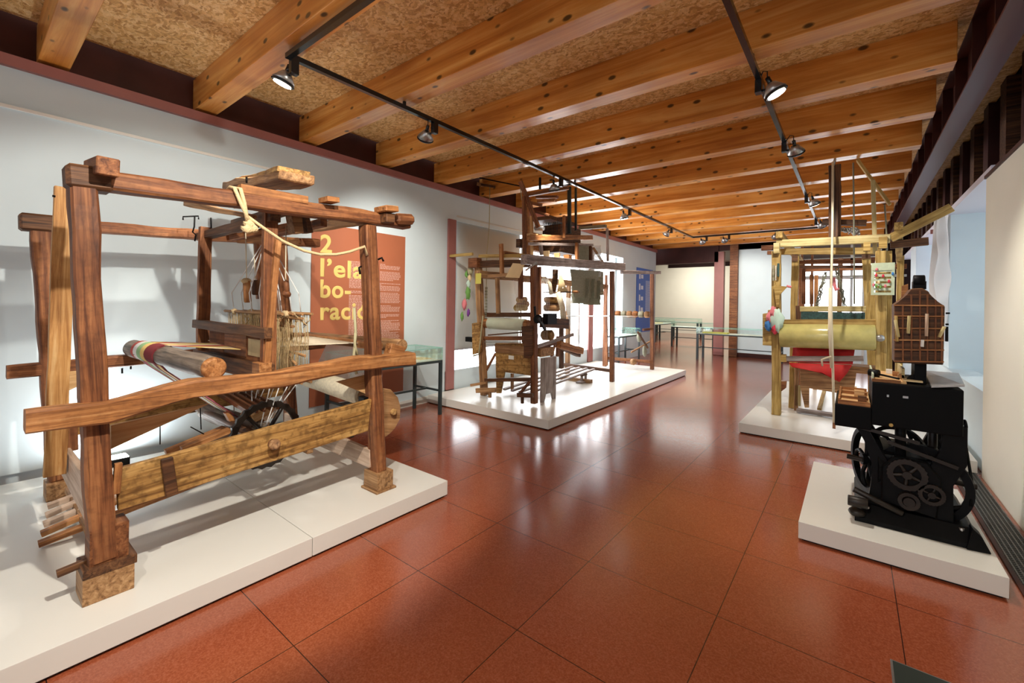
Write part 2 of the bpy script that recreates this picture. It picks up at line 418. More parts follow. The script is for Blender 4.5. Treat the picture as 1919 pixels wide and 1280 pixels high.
# ------------------------------------------------------------------ camera
F_PX, YAW, ROLL, SHY = 813.7, math.radians(-38.1), math.radians(-0.9), -71.0
fw = V((math.sin(YAW), math.cos(YAW), 0)); rt = V((math.cos(YAW), -math.sin(YAW), 0)); dn = V((0, 0, -1))
r3 = rt*math.cos(ROLL)+dn*math.sin(ROLL); d3 = dn*math.cos(ROLL)-rt*math.sin(ROLL)
cam_d = bpy.data.cameras.new('camera'); cam = bpy.data.objects.new('camera', cam_d); C.objects.link(cam)
Mc = Matrix.Identity(4)
for i in range(3): Mc[i][0] = r3[i]; Mc[i][1] = -d3[i]; Mc[i][2] = -fw[i]
Mc[2][3] = 1.6
cam.matrix_world = Mc
cam_d.sensor_fit = 'HORIZONTAL'; cam_d.sensor_width = 36; cam_d.lens = F_PX/1919*36; cam_d.shift_y = SHY/1919
cam_d.clip_start = .05; cam_d.clip_end = 100
sc.camera = cam

# ------------------------------------------------------------------ shell
struct('floor', (-11, -4.5, -.15), (2.6, 27, 0), 'floor_tile')
bm = bmesh.new(); addbox(bm, (-5.36, -4.5, 3.87), (1.2, 15.6, 3.95)); o = link('ceiling', bm, 'osb'); o['kind'] = 'structure'
struct('wall_left', (-5.8, -4.5, 0), (-5.34, 5.02, 3.43), 'wall_paint')
struct('trim_1', (-5.34, -4.5, .17), (-5.285, 2.5, 3.1), 'wall_paint')            # facing panel, open gap below
struct('trim_2', (-5.30, -4.5, 3.085), (-5.265, 2.5, 3.11), 'plinth_paint')
struct('wall_left_jamb', (-5.8, 5.02, 0), (-5.34, 5.24, 3.0), 'wall_paint')
struct('wall_left_header', (-5.8, 5.02, 3.0), (-5.34, 14.8, 3.43), 'wall_paint')
struct('wall_left_end', (-5.8, 12.1, 0), (-5.34, 14.8, 3.0), 'wall_paint')
struct('baseboard_left', (-5.34, 2.5, 0), (-5.322, 5.02, .10), 'plinth_paint')
struct('trim_3', (-5.42, -4.5, 3.43), (-5.29, 14.8, 3.52), 'steel_pink')           # lower flange of the edge girder
struct('trim_4', (-5.50, -4.5, 3.52), (-5.42, 14.8, 3.95), 'steel_brown')          # its web
struct('wall_left_outer', (-6.4, 5.02, 0), (-6.3, 12.1, 3.0), 'wall_paint')
# right side: near panel, window recess, piers
struct('wall_right', (1.0, -4.5, 0), (1.12, 6.1, 2.87), 'wall_cream')
struct('wall_right_sill', (1.03, 6.1, 0), (1.3, 15.5, .8), 'wall_paint')
struct('trim_5', (.985, -4.5, 2.87), (1.14, 6.1, 2.90), 'steel_brown')
struct('trim_6', (1.03, 6.1, 2.93), (2.3, 15.5, 3.0), 'soffit_paint')             # soffit of the window recesses
struct('wall_right_pier', (1.06, 8.5, 0), (2.3, 9.9, 2.93), 'wall_paint')
struct('wall_right_pier_far', (1.02, 12.2, 0), (2.3, 13.2, 2.93), 'wall_paint')
struct('trim_7', (1.0, 9.9, 2.86), (2.3, 9.93, 2.93), 'steel_pink')
struct('wall_right_outer', (2.3, 5.9, 0), (2.4, 15.6, 3.0), 'wall_paint')
struct('wall_right_upper', (1.25, -4.5, 3.0), (1.4, 15.5, 4.4), 'steel_dark')
struct('trim_8', (.70, -4.5, 3.95), (1.4, 15.6, 4.4), 'steel_dark')
# right I-beam under the joists
I = thing('steel_girder', 'purple brown steel girder carrying the right ends of the ceiling beams', 'steel beam', (.775, 5.5, 3.42))
box(I, 'lower_flange', (.70, -4.4, 3.42), (.86, 15.4, 3.44), 'steel_purple')
box(I, 'web', (.775, -4.4, 3.44), (.785, 15.4, 3.85), 'steel_brown')
box(I, 'upper_flange', (.70, -4.4, 3.85), (.86, 15.4, 3.86), 'steel_brown')
for i in range(22):
    y = .6+i*.7
    box(I, 'stiffener', (.70, y, 3.44), (.86, y+.012, 3.85), 'steel_brown')
    s = box(None, 'wall_louvre', (1.14, y, 3.0), (1.25, y+.22, 3.86), 'steel_brown' if i % 2 else 'dark_case')
    s['kind'] = 'structure'
# ceiling beams
ordn = ['first', 'second', 'third', 'fourth', 'fifth', 'sixth', 'seventh', 'eighth', 'ninth', 'tenth', 'eleventh', 'twelfth', 'thirteenth', 'fourteenth', 'fifteenth']
for k in range(-4, 14):
    y = .385+k*1.1
    lab = '%s knotty laminated wood ceiling beam counting from the left edge of the photo' % ordn[k] if k >= 0 else 'knotty laminated wood ceiling beam above and behind the camera'
    bo = bar(None, 'ceiling_beam', (-5.42, y+.095, 3.71), (.62, y+.095, 3.71), .19, .32, 'glulam', bev=.02)
    tag(bo, lab, 'ceiling beam', 'laminated wood ceiling beams')
# far end of the hall: lintel, columns, partition
def steel_col(name, x0, x1, y0, y1, z0, z1, mat, label):
    t = thing(name, label, 'column', ((x0+x1)/2, (y0+y1)/2, z0), 'steel columns')
    box(t, 'shaft', (x0, y0, z0), (x1, y1, z1), mat)
    box(t, 'base_plate', (x0-.0, y0-.0, z0), (x1+.0, y1+.0, z0+.012), 'steel_brown')
    return t
steel_col('steel_column', -5.338, -5.30, 5.03, 5.20, .13, 3.0, 'steel_pink', 'dusty pink steel column against the left wall beside the roller blind')
steel_col('steel_column', -5.338, -5.30, 9.96, 10.2, .13, 3.0, 'steel_pink', 'dusty pink steel column seen through the middle loom frame')
steel_col('steel_column', -3.62, -3.33, 15.45, 15.65, 0, 3.42, 'steel_pink', 'pinkish steel column right of the opening to the far room')
steel_col('steel_column', -3.13, -2.9, 15.35, 15.55, 0, 3.72, 'old_red', 'brown column left of the tall white panel at the hall end')
struct('trim_9', (-5.7, 15.45, 3.08), (-3.5, 15.65, 3.70), 'steel_brown')
struct('trim_10', (-3.5, 15.5, 3.45), (1.4, 15.65, 3.95), 'steel_brown')
struct('wall_far', (-2.9, 15.5, 0.02), (-1.2, 15.58, 3.66), 'wall_paint')
struct('baseboard_far', (-2.9, 15.46, 0), (-1.2, 15.5, .14), 'steel_brown')
struct('wall_far_right', (.62, 15.5, 0), (1.4, 15.6, 3.5), 'steel_dark')
# glazed screen behind the far right loom
for i, (x0, x1) in enumerate([(-1.2, -.95), (-.93, -.52), (-.47, -.05), (.0, .55)]):
    w = struct('window_%d' % (i+1), (x0, 15.54, .5), (x1, 15.55, 3.0), 'daylight_far')
for x in (-1.2, -.95, -.5, -.03, .24, .58):
    struct('window_frame', (x-.03, 15.48, 0), (x+.03, 15.56, 3.5), 'old_red' if x < -.4 else 'blind_fabric')
struct('window_frame', (-1.2, 15.48, 2.95), (.62, 15.56, 3.03), 'old_red')
struct('window_frame', (-1.2, 15.48, 2.45), (.62, 15.56, 2.50), 'old_red')
struct('wall_far_low', (-1.2, 15.5, 0), (.62, 15.58, .5), 'wall_paint')
# the room beyond
struct('wall_beyond', (-11, 26.6, 0), (1.4, 26.7, 4.1), 'wall_cream')
struct('wall_beyond_left', (-11, 14.8, 0), (-10.9, 26.6, 4.1), 'wall_cream')
struct('wall_beyond_right', (-2.6, 15.7, 0), (-2.5, 26.6, 4.1), 'wall_cream')
struct('wall_beyond_near', (-10.9, 14.8, 0), (-5.8, 14.9, 4.1), 'wall_paint')
struct('ceiling_beyond', (-11, 15.7, 4.1), (1.4, 26.7, 4.2), 'steel_brown')
# upper back band
struct('trim_11', (-8.8, 26.5, 3.9), (-3, 26.6, 4.1), 'steel_dark')

# windows of the left bay (daylight through pale blinds) and the right recesses
for i, (y0, y1) in enumerate([(5.22, 7.4), (7.5, 9.92), (10.24, 12.05)]):
    struct('window_%d' % (i+5), (-5.62, y0, .45), (-5.60, y1, 2.98), 'daylight_bright' if i else 'daylight_pane')
    struct('window_frame', (-5.64, y1-.03, .13), (-5.56, y1+.03, 3.0), 'blind_fabric')
struct('wall_left_sill', (-5.8, 5.02, 0), (-5.34, 12.1, .45), 'wall_paint')
for i, (y0, y1) in enumerate([(6.2, 8.4), (10.0, 12.1), (13.3, 15.3)]):
    struct('window_%d' % (i+8), (2.2, y0, .8), (2.22, y1, 2.9), ('window_dim', 'window_mid', 'window_mid')[i])
# roller blind in the first bay
rb = thing('roller_blind', 'pale grey roller blind pulled down beside the pink wall column', 'blind', (-5.37, 6.1, .8))
cyl(rb, 'roller', (-5.37, 5.24, 3.08), (-5.37, 7.1, 3.08), .035, 'blind_fabric')
cloth(rb, 'shade', [((-5.375, 5.26, 3.07), (-5.375, 7.08, 3.07)), ((-5.375, 5.26, 1.9), (-5.375, 7.08, 1.9)), ((-5.375, 5.26, .8), (-5.375, 7.08, .8))], 'blind_fabric', .003)
box(rb, 'bottom_bar', (-5.385, 5.26, .78), (-5.365, 7.08, .81), 'bare_steel')

# ------------------------------------------------------------------ plinths
def plinth(label, x0, x1, y0, y1, h=.129):
    t = thing('display_plinth', label, 'plinth', ((x0+x1)/2, (y0+y1)/2, 0), 'white display plinths')
    box(t, 'recessed_base', (x0+.02, y0+.02, 0), (x1-.02, y1-.02, .015), 'grate_dark')
    box(t, 'top_deck', (x0, y0, .015), (x1, y1, h), 'plinth_paint', bev=.003)
    return t
plinth('nearer half of the low white plinth under the large loom on the left', -5.18, -2.615, -.6, 1.368)
plinth('farther half of the low white plinth under the large loom on the left', -5.18, -2.615, 1.372, 2.51)
plinth('low white plinth under the tall loom in the middle of the hall', -5.3, -3.01, 4.62, 10.4)
plinth('low white plinth under the far loom on the right', -1.12, .98, 6.15, 10.3)
plinth('small low white plinth under the black iron machine', -.275, .70, 3.59, 5.09)

# floor box and grate
fb = thing('floor_box', 'dark square floor box lid set in the red tiles', 'floor box', (.4, 2.45, 0))
box(fb, 'rim', (.155, 2.25, 0), (.56, 2.64, .006), 'bare_steel')
box(fb, 'lid', (.163, 2.26, .002), (.552, 2.632, .008), 'box_green')
gr = thing('floor_grate', 'black slotted ventilation grate along the foot of the right wall', 'grate', (.89, 6, 0))
box(gr, 'trough', (.80, 1.5, 0), (.965, 15, .004), 'grate_dark')
box(gr, 'edge_strip', (.775, 1.5, 0), (.80, 15, .012), 'steel_brown')
bm = bmesh.new()
for k in range(7): addbox(bm, (.803+k*.026, 1.5, .004), (.811+k*.026, 13, .014))
for k in range(420): addbox(bm, (.80, 1.5+k*.027, .004), (.965, 1.509+k*.027, .012))
centred('grid_bars', bm, 'grate_metal', gr)

# ------------------------------------------------------------------ wall panels with text
def text_mesh(par, name, s, loc, size, mat, ext=.002, bold=.0, right=(0, 1, 0), sx=1.0):
    cu = bpy.data.curves.new(name, 'FONT'); cu.body = s; cu.size = size; cu.extrude = ext; cu.bevel_depth = bold; cu.bevel_resolution = 0; cu.space_character = 1.08
    cu.resolution_u = 6; to = bpy.data.objects.new(name+'_tmp', cu); C.objects.link(to)
    dg = bpy.context.evaluated_depsgraph_get(); me = bpy.data.meshes.new_from_object(to.evaluated_get(dg))
    bpy.data.objects.remove(to); me.materials.clear(); me.materials.append(MATS[mat])
    o = bpy.data.objects.new(name, me); C.objects.link(o)
    r = V(right).normalized(); u = V((0, 0, 1)); n = r.cross(u)
    M = Matrix.Identity(4)
    for i in range(3): M[i][0] = r[i]*sx; M[i][1] = u[i]; M[i][2] = n[i]; M[i][3] = loc[i]
    return reg(o, M, par)
PNX = 0
pn = thing('exhibition_panel', 'orange brown wall panel with yellow heading in four short lines', 'poster', (-5.33, 3.44, .26))
box(pn, 'board', (-5.338, 2.72, .26), (-5.328, 4.16, 2.58), 'poster_orange')
for s, p_, wd in (('2', (-5.327,2.830,2.219), .16), ('l\u2019ela', (-5.327,2.835,1.914), .62), ('bo-', (-5.327,2.839,1.643), .43), ('raci\u00f3', (-5.327,2.844,1.358), .70)):
    h_ = text_mesh(pn, 'heading_line', s, p_, .32, 'poster_yellow', .0012, .009)
    xs = [v.co.x for v in h_.data.vertices]; k = wd/(max(xs)-min(xs)); mn = min(xs)
    for v in h_.data.vertices: v.co.x = (v.co.x-mn)*k; v.co.z *= .08
random.seed(8)
bm = bmesh.new()
for (y0, y1, zt, zb) in ((3.24, 3.66, 2.13, 1.0), (3.72, 4.08, 2.13, 1.0), (3.24, 3.66, .93, .45)):
    z = zt
    while z > zb:
        y = y0; end = y1 if random.random() > .12 else y0+(y1-y0)*random.random()
        while y < end-.02:
            w = random.uniform(.015, .05); addbox(bm, (-5.3275, y, z), (-5.3268, min(y+w, end), z+.010)); y += w+.008
        z -= .0195
        if random.random() < .05: z -= .03
centred('fine_print', bm, 'poster_text', pn)
pb = thing('blue_panel', 'narrow blue wall panel with white heading, far along the left wall', 'poster', (-5.33, 13.8, .7))
box(pb, 'board', (-5.338, 13.1, .75), (-5.325, 14.5, 2.8), 'poster_blue')
bm = bmesh.new()
for (y, z) in ((13.3, 2.45), (13.3, 2.1), (13.3, 1.75), (13.3, 1.4)):
    addbox(bm, (-5.3245, y, z), (-5.3235, y+.10, z+.2)); addbox(bm, (-5.3245, y+.16, z+.02), (-5.3235, y+.34, z+.14))
for k in range(34): addbox(bm, (-5.3245, 13.85, 2.4-k*.035), (-5.3235, 14.35, 2.412-k*.035))
centred('heading', bm, 'poster_white', pb)

# ------------------------------------------------------------------ track and spotlights
tr = thing('lighting_track', 'black rectangular lighting track hung below the ceiling beams', 'lighting track', (-2, 6, 3.48))
box(tr, 'rail', (-3.475, 1.54, 3.47), (-3.435, 12.4, 3.51), 'track_black')
box(tr, 'rail', (-.65, -2.0, 3.47), (-.61, 12.4, 3.51), 'track_black')
box(tr, 'rail', (-3.435, 1.54, 3.47), (-.65, 1.58, 3.51), 'track_black')
box(tr, 'rail', (-3.435, 12.36, 3.47), (-.65, 12.4, 3.51), 'track_black')
for (x, y) in ((-3.455, 2.66), (-3.455, 5.96), (-3.455, 9.26), (-.63, 3.76), (-.63, 8.16), (-.63, 11.4)):
    box(tr, 'hanger', (x-.012, y-.012, 3.51), (x+.012, y+.012, 3.56), 'track_black')
LAMPS = []
def spot(label, p, aim, lit, power=0, col=(1, .93, .82), size=70, side=-1, blend=.6):
    """track head: adapter box, yoke, disc shaped reflector, cable"""
    p = V(p); d = (V(aim)-p).normalized()
    t = thing('spotlight', label, 'spotlight', p, 'track spotlights')
    box(t, 'adapter', (p.x-.025, p.y-.03, 3.36), (p.x+.025, p.y+.03, 3.47), 'track_black', bev=.004)
    h = V((p.x+side*.11, p.y-.02, 3.36))
    tube(t, 'arm', [(p.x, p.y, 3.38), (p.x+side*.05, p.y-.01, 3.37), h], .011, 'track_black')
    cyl(t, 'reflector', h-d*.05, h+d*.03, .038, 'bare_steel', r2=.085, seg=28)
    cyl(t, 'bezel', h+d*.03, h+d*.05, .088, 'track_black', r2=.088, seg=28)
    cyl(t, 'lens', h+d*.046, h+d*.056, .066, lit, seg=24)
    cyl(t, 'cap', h-d*.11, h-d*.05, .018, 'track_black')
    tube(t, 'cable', [h-d*.11, h-d*.11+V((0, 0, .05)), h-d*.09+V((-side*.04, .01, .085)), V((p.x-side*.0, p.y+.01, 3.46))], .005, 'track_black', seg=5)
    if power:
        l = bpy.data.lights.new('spotlight_beam', 'SPOT'); l.energy = power; l.color = col; l.spot_size = math.radians(size); l.spot_blend = blend; l.shadow_soft_size = .035
        lo = bpy.data.objects.new('spotlight_beam', l); C.objects.link(lo)
        M = d.to_track_quat('-Z', 'Y').to_matrix().to_4x4(); M.translation = h+d*.075
        lo.matrix_world = M; LAMPS.append(lo)
    return t
LP = .36
spot('glowing track spotlight at the near left corner of the track', (-3.455, 1.60, 3.4), (-4.4, .9, .4), 'lamp_glow', 420*LP)
spot('unlit looking track spotlight on the left rail above the orange panel', (-3.455, 3.05, 3.4), (-5.3, 4.0, 1.5), 'lamp_off', 560*LP, size=85, blend=.9)
spot('dark track spotlight right above the tall middle loom', (-3.455, 5.55, 3.4), (-3.7, 6.6, .3), 'lamp_off', 560*LP, blend=.9)
spot('cool glowing track spotlight farther along the left rail', (-3.455, 8.1, 3.4), (-3.3, 9.2, .1), 'lamp_cool', 620*LP, blend=.9)
spot('small dark track spotlight near the far end of the left rail', (-3.455, 10.6, 3.4), (-5.2, 11.2, 1.3), 'lamp_off', 260*LP)
spot('dark track spotlight left of three on the far cross rail', (-3.1, 12.38, 3.4), (-2.9, 15.5, 1.6), 'lamp_off', 420*LP)
spot('dark track spotlight in the middle of the far cross rail', (-2.55, 12.38, 3.4), (-2.2, 15.5, 1.6), 'lamp_off', 420*LP)
spot('dark track spotlight on the far cross rail above the white panel', (-1.4, 12.38, 3.4), (-1.8, 15.5, 1.6), 'lamp_off', 0)
spot('glowing track spotlight near on the right rail', (-.63, 4.05, 3.4), (.45, 4.35, 1.0), 'lamp_glow', 420*LP, side=1, size=85)
spot('dark track spotlight second along the right rail', (-.63, 5.75, 3.4), (-.2, 8.0, .6), 'lamp_off', 380*LP, side=1)
spot('warm glowing track spotlight third along the right rail', (-.63, 8.75, 3.4), (.3, 10, .6), 'lamp_glow', 250*LP, side=1)
spot('dark track spotlight last along the right rail by the corner', (-.63, 11.2, 3.4), (.5, 13, 1.0), 'lamp_off', 180*LP, side=1)

spot('track spotlight on the right rail behind the camera', (-.63, .75, 3.4), (-3.9, 1.35, .9), 'lamp_glow', 1000*LP, side=-1, size=75, blend=.3)
spot('rearmost track spotlight on the right rail, added behind the camera as fill light', (-.63, -.6, 3.4), (-1.2, 2.6, .2), 'lamp_glow', 500*LP, side=-1, size=110, blend=.9)  # added lamp out of view: brightens the near floor, bounce lifts the ceiling
spot('added fill spotlight, out of view on the cross rail above the camera', (-1.2, 1.56, 3.4), (-5.2, 1.0, 2.0), 'lamp_glow', 120*LP, side=-1, size=110, blend=.9)  # added lamp, unseen: extra wash on the near left wall

# ------------------------------------------------------------------ glass topped display tables
def case(label, x0, x1, y0, y1, zt=.78, gl=.17, w=.04):
    t = thing('display_table', label, 'display case', ((x0+x1)/2, (y0+y1)/2, 0), 'glass topped display tables')
    for x in (x0, x1-w):
        for y in (y0, y1-w): box(t, 'leg', (x, y, 0), (x+w, y+w, zt-.03), 'table_black')
    box(t, 'table_frame', (x0, y0, zt-.035), (x1, y1, zt), 'table_black')
    z = .33
    if x1-x0 > y1-y0:
        ym = (y0+y1)/2
        for x in (x0, x1-w): box(t, 'end_rail', (x+.005, y0+w, z), (x+w-.005, y1-w, z+.025), 'table_black')
        box(t, 'stretcher', (x0+w, ym-.012, z), (x1-w, ym+.012, z+.025), 'table_black')
    else:
        xm = (x0+x1)/2
        for y in (y0, y1-w): box(t, 'end_rail', (x0+w, y+.005, z), (x1-w, y+w-.005, z+.025), 'table_black')
        box(t, 'stretcher', (xm-.012, y0+w, z), (xm+.012, y1-w, z+.025), 'table_black')
    box(t, 'display_bed', (x0+.01, y0+.01, zt), (x1-.01, y1-.01, zt+.008), 'paper')
    g = thing('glass_cover', '', '', ((x0+x1)/2, (y0+y1)/2, zt)); bpy.data.objects.remove(g)
    bm = bmesh.new(); e = .008
    addbox(bm, (x0, y0, zt), (x1, y0+e, zt+gl)); addbox(bm, (x0, y1-e, zt), (x1, y1, zt+gl))
    addbox(bm, (x0, y0+e, zt), (x0+e, y1-e, zt+gl)); addbox(bm, (x1-e, y0+e, zt), (x1, y1-e, zt+gl)); addbox(bm, (x0, y0, zt+gl), (x1, y1, zt+gl+e))
    gc = centred('glass_cover', bm, 'glass', t)
    bm = bmesh.new(); q = .004
    for x in (x0-.001, x1-q+.001):
        for y in (y0-.001, y1-q+.001): addbox(bm, (x, y, zt), (x+q, y+q, zt+gl+e))
    for x in (x0-.001, x1-q+.001): addbox(bm, (x, y0, zt+gl), (x+q, y1, zt+gl+e+.001))
    for y in (y0-.001, y1-q+.001): addbox(bm, (x0, y, zt+gl), (x1, y+q, zt+gl+e+.001))
    centred('glass_edges', bm, 'glass_edge', gc)
    return t
case('glass topped display table behind the near loom by the orange panel', -5.2, -4.6, 2.85, 4.28)
for (n_, l_, lo, hi, m_) in (('open_book', 'pale open booklet lying under the glass beside the orange panel', (-4.95, 3.65, .788), (-4.70, 3.95, .80), 'paper'),
                             ('fabric_sample', 'flat brown fabric sample lying under the glass at the near table', (-4.95, 4.0, .788), (-4.75, 4.2, .80), 'card_beige'),
                             ('document', 'white document at the rear of the display by the orange panel', (-5.1, 3.2, .788), (-4.85, 3.5, .795), 'paper')):
    tag(box(None, n_, lo, hi, m_), l_, 'exhibit')
case('display table standing against the left wall behind the tall loom', -5.2, -4.75, 10.6, 12.0)
case('long display table in front of the white panel at the end of the hall', -3.75, -1.55, 13.95, 14.65, w=.06)
tag(box(None, 'fabric_sample', (-3.6, 14.05, .79), (-2.9, 14.35, .83), 'paper_yellow'), 'long yellow fabric sample under glass at the end of the hall', 'exhibit')
tag(box(None, 'document', (-2.6, 14.1, .79), (-2.0, 14.4, .80), 'paper'), 'white document under glass right of the yellow sample', 'exhibit')
case('display table along the back wall of the far room', -8.6, -6.2, 23.4, 24.1, w=.09)
case('display table at the left side of the far room', -7.5, -6.75, 18.8, 21.4, w=.07)
case('display table farther in behind the pink column', -5.7, -4.1, 17.6, 18.3, w=.06)
tag(box(None, 'fabric_sample', (-7.3, 19.2, .79), (-6.9, 20.2, .84), 'card_beige'), 'brown folded cloth under glass at the left of the far room', 'exhibit')

# ================================================================== LOOM 1 : large hand loom, left
A = thing('hand_loom', 'large reddish brown timber floor loom on the near left plinth', 'loom', (-3.7, 1.25, .129))
X0 = -2.85; XR = -4.55
# foot blocks
box(A, 'foot_block', (-3.03, .375, .129), (-2.845, .565, .255), 'old_tan', bev=.004)
box(A, 'foot_block', (-3.03, .375, .255), (-2.845, .575, .30), 'old_dark', bev=.004)
box(A, 'boot_board', (-2.99, .40, .26), (-2.865, .545, .475), 'old_red', bev=.004)
bar(A, 'wedge', (-2.95, .30, .285), (-2.95, .43, .30), .03, .03, 'old_dark')
box(A, 'foot_block', (-3.02, 1.99, .145), (-2.84, 2.135, .275), 'old_tan', bev=.004)
box(A, 'foot_plate', (-3.035, 1.975, .129), (-2.825, 2.155, .146), 'old_tan', bev=.003)
box(A, 'foot_block', (-4.68, .40, .129), (-4.50, .58, .25), 'old_tan', bev=.004)
box(A, 'foot_block', (-4.68, 2.1, .129), (-4.50, 2.28, .25), 'old_tan', bev=.004)
# corner posts
bar(A, 'post', (-2.925, .452, .30), (-2.925, .362, 2.15), .12, .098, 'old_red', hew=.010, bev=.10)
bar(A, 'post', (-2.925, 2.055, .27), (-2.925, 1.925, 2.18), .115, .092, 'old_red', hew=.010, bev=.10)
bar(A, 'post', (-4.60, .47, .25), (-4.60, .36, 2.12), .115, .11, 'old_red', hew=.010, bev=.10)
bar(A, 'post', (-4.60, 2.16, .25), (-4.60, 2.02, 2.16), .115, .10, 'old_red', hew=.010, bev=.10)
# pale extra upright between the left posts
bar(A, 'brace_post', (-3.750,0.368,0.530), (-3.750,0.392,2.257), .05, .095, 'old_amber', o='', hew=.006)
bar(A, 'brace_post', (-3.950,0.448,0.609), (-3.950,0.443,0.799), .05, .08, 'old_red', hew=.004)
# top rails
bar(A, 'top_rail', (-2.925, .315, 2.165), (-2.925, 2.30, 2.255), .12, .092, 'old_red', hew=.010, bev=.12)
bar(A, 'rail_head', (-2.925, .30, 2.165), (-2.925, .47, 2.175), .13, .115, 'old_dark', bev=.15)
bar(A, 'top_rail', (-4.61, .27, 2.12), (-4.61, 2.42, 2.22), .12, .085, 'old_red', hew=.010, bev=.12)
bar(A, 'rail_head', (-4.60, .255, 2.12), (-4.60, .44, 2.125), .14, .12, 'old_dark', bev=.12)
bar(A, 'beam_end', (-2.780,0.432,2.219), (-3.10, .43, 2.255), .085, .085, 'old_red', bev=.06)
# waist beams, crooked hewn timbers
def beamy(name, pts, a, b, mat, hew=.012):
    """hewn beam through several centre points, one mesh"""
    bm = bmesh.new(); prev = None; c0 = V(pts[0]); n = 28
    P = []
    for i in range(n+1):
        f = i/n*(len(pts)-1); j = min(int(f), len(pts)-2); t = f-j
        P.append(V(pts[j]).lerp(V(pts[j+1]), t*t*(3-2*t)))
    ca = .22
    sec = [(-.5, -.5+ca*.5), (-.5+ca*.5, -.5), (.5-ca*.5, -.5), (.5, -.5+ca*.5), (.5, .5-ca*.5), (.5-ca*.5, .5), (-.5+ca*.5, .5), (-.5, .5-ca*.5)]
    rings = []
    for i, p in enumerate(P):
        q = []
        for (s, u) in sec:
            k = noise.noise(V((p.y*3+s, u*2, p.x*5+s)))*hew
            q.append(bm.verts.new((p.y-c0.y, s*a+p.x-c0.x+k, u*b+p.z-c0.z+noise.noise(V((p.y*4, s*2+7, u)))*hew)))
        rings.append(q)
    for r0, r1 in zip(rings, rings[1:]):
        for k in range(8): bm.faces.new((r0[k], r0[(k+1) % 8], r1[(k+1) % 8], r1[k]))
    bm.faces.new(rings[0][::-1]); bm.faces.new(rings[-1])
    M = Matrix(((0, 1, 0, c0.x), (1, 0, 0, c0.y), (0, 0, 1, c0.z), (0, 0, 0, 1)))
    return M, bm
def beam_y(par, name, pts, a, b, mat, hew=.012):
    M, bm = beamy(name, pts, a, b, mat, hew)
    # M mirrors (x<->y): turn it into a proper rotation by flipping local y
    for v in bm.verts: v.co.y = -v.co.y
    M = Matrix(((0, -1, 0, M[0][3]), (1, 0, 0, M[1][3]), (0, 0, 1, M[2][3]), (0, 0, 0, 1)))
    return link(name, bm, mat, par, M)
beam_y(A, 'waist_beam', [(-2.86, .185, 1.05), (-2.86, .45, 1.045), (-2.87, .80, 1.105), (-2.87, 1.25, 1.10), (-2.87, 1.8, 1.145), (-2.87, 2.32, 1.135)], .12, .098, 'old_orange')
beam_y(A, 'waist_beam', [(-4.61, .21, 1.07), (-4.61, 1.0, 1.10), (-4.61, 2.5, 1.12)], .12, .09, 'old_red')
# mottled side plank with cleat and axle end
pl = plate(A, 'side_plank', [(-2.900,0.509,0.522), (-2.900,1.943,0.608), (-2.900,1.971,0.848), (-2.900,0.498,0.735)], (-.035, 0, 0), 'old_ochre', bev=.004)
plate(A, 'cleat', [(-2.880,0.699,0.527), (-2.880,0.753,0.532), (-2.880,0.726,0.743), (-2.880,0.673,0.740)], (-.02, 0, 0), 'old_dark', bev=.004)
plate(A, 'side_plank', [(-4.60, .5, .55), (-4.60, 2.1, .62), (-4.60, 2.1, .84), (-4.60, .5, .77)], (-.035, 0, 0), 'old_ochre', bev=.004)
bar(A, 'tenon', (-2.900,0.498,0.615), (-2.900,0.506,0.765), .03, .03, 'old_orange')
# boards joining front and rear
plate(A, 'end_board', [(-2.90, .412, .44), (-4.5, .43, .44), (-4.5, .43, .62), (-2.90, .412, .66)], (0, .03, 0), 'pale_board', bev=.003)
plate(A, 'end_board', [(-2.95, 1.99, .30), (-4.5, 2.04, .28), (-4.5, 2.04, .46), (-2.95, 1.99, .44)], (0, .03, 0), 'pale_board', bev=.003)
plate(A, 'gusset_board', [(-2.980,0.489,0.942), (-2.980,0.920,0.980), (-2.980,0.671,0.889), (-2.980,0.490,0.821)], (-.03, 0, 0), 'new_pine', bev=.002)
plate(A, 'gusset_board', [(-4.450,0.474,1.055), (-4.450,0.584,1.058), (-4.450,0.585,0.963), (-4.450,0.481,0.912)], (-.03, 0, 0), 'new_pine', bev=.002)
plate(A, 'gusset_board', [(-2.980,1.733,1.001), (-2.980,2.036,1.029), (-2.980,2.040,0.851), (-2.980,1.991,0.867)], (-.03, 0, 0), 'new_pine', bev=.002)
# ratchet bracket behind the right post
plate(A, 'ratchet_cheek', [(-2.930,2.098,0.908), (-2.930,2.169,0.889), (-2.930,2.239,0.813), (-2.930,2.267,0.734), (-2.930,2.264,0.633), (-2.930,2.217,0.568), (-2.930,2.171,0.535), (-2.930,2.105,0.507)], (-.05, 0, 0), 'old_tan', bev=.004)
cyl(A, 'peg', (-2.900,2.176,0.712), (-2.990,2.244,0.684), .026, 'old_ochre')
cyl(A, 'axle', (-2.860,1.242,0.687), (-4.6, 1.33, .62), .028, 'old_dark')
cyl(A, 'axle_end', (-2.845,1.236,0.692), (-2.930,1.273,0.664), .034, 'old_tan', bev=.25)
wh = wheel(A, 'ratchet_wheel', (-3.35, 1.395, .62), (1, 0, 0), .235, .035, 'iron', spokes=5, hub=.05, wid=.03, teeth=1)
cyl(A, 'winding_drum', (-3.45, 1.38, .62), (-4.45, 1.36, .62), .075, 'log_grey', lump=.1)
# log breast roller
cyl(A, 'breast_roller', (-2.930,0.920,1.199), (-4.56, .875, 1.19), .066, 'log_grey', r2=.068, lump=.10)
cyl(A, 'roller_end', (-2.900,0.924,1.196), (-2.955,0.920,1.197), .064, 'old_orange', bev=.2)
cyl(A, 'cloth_wrap', (-3.78, .893, 1.20), (-4.33, .885, 1.195), .073, 'cloth_stripes', bev=.02)
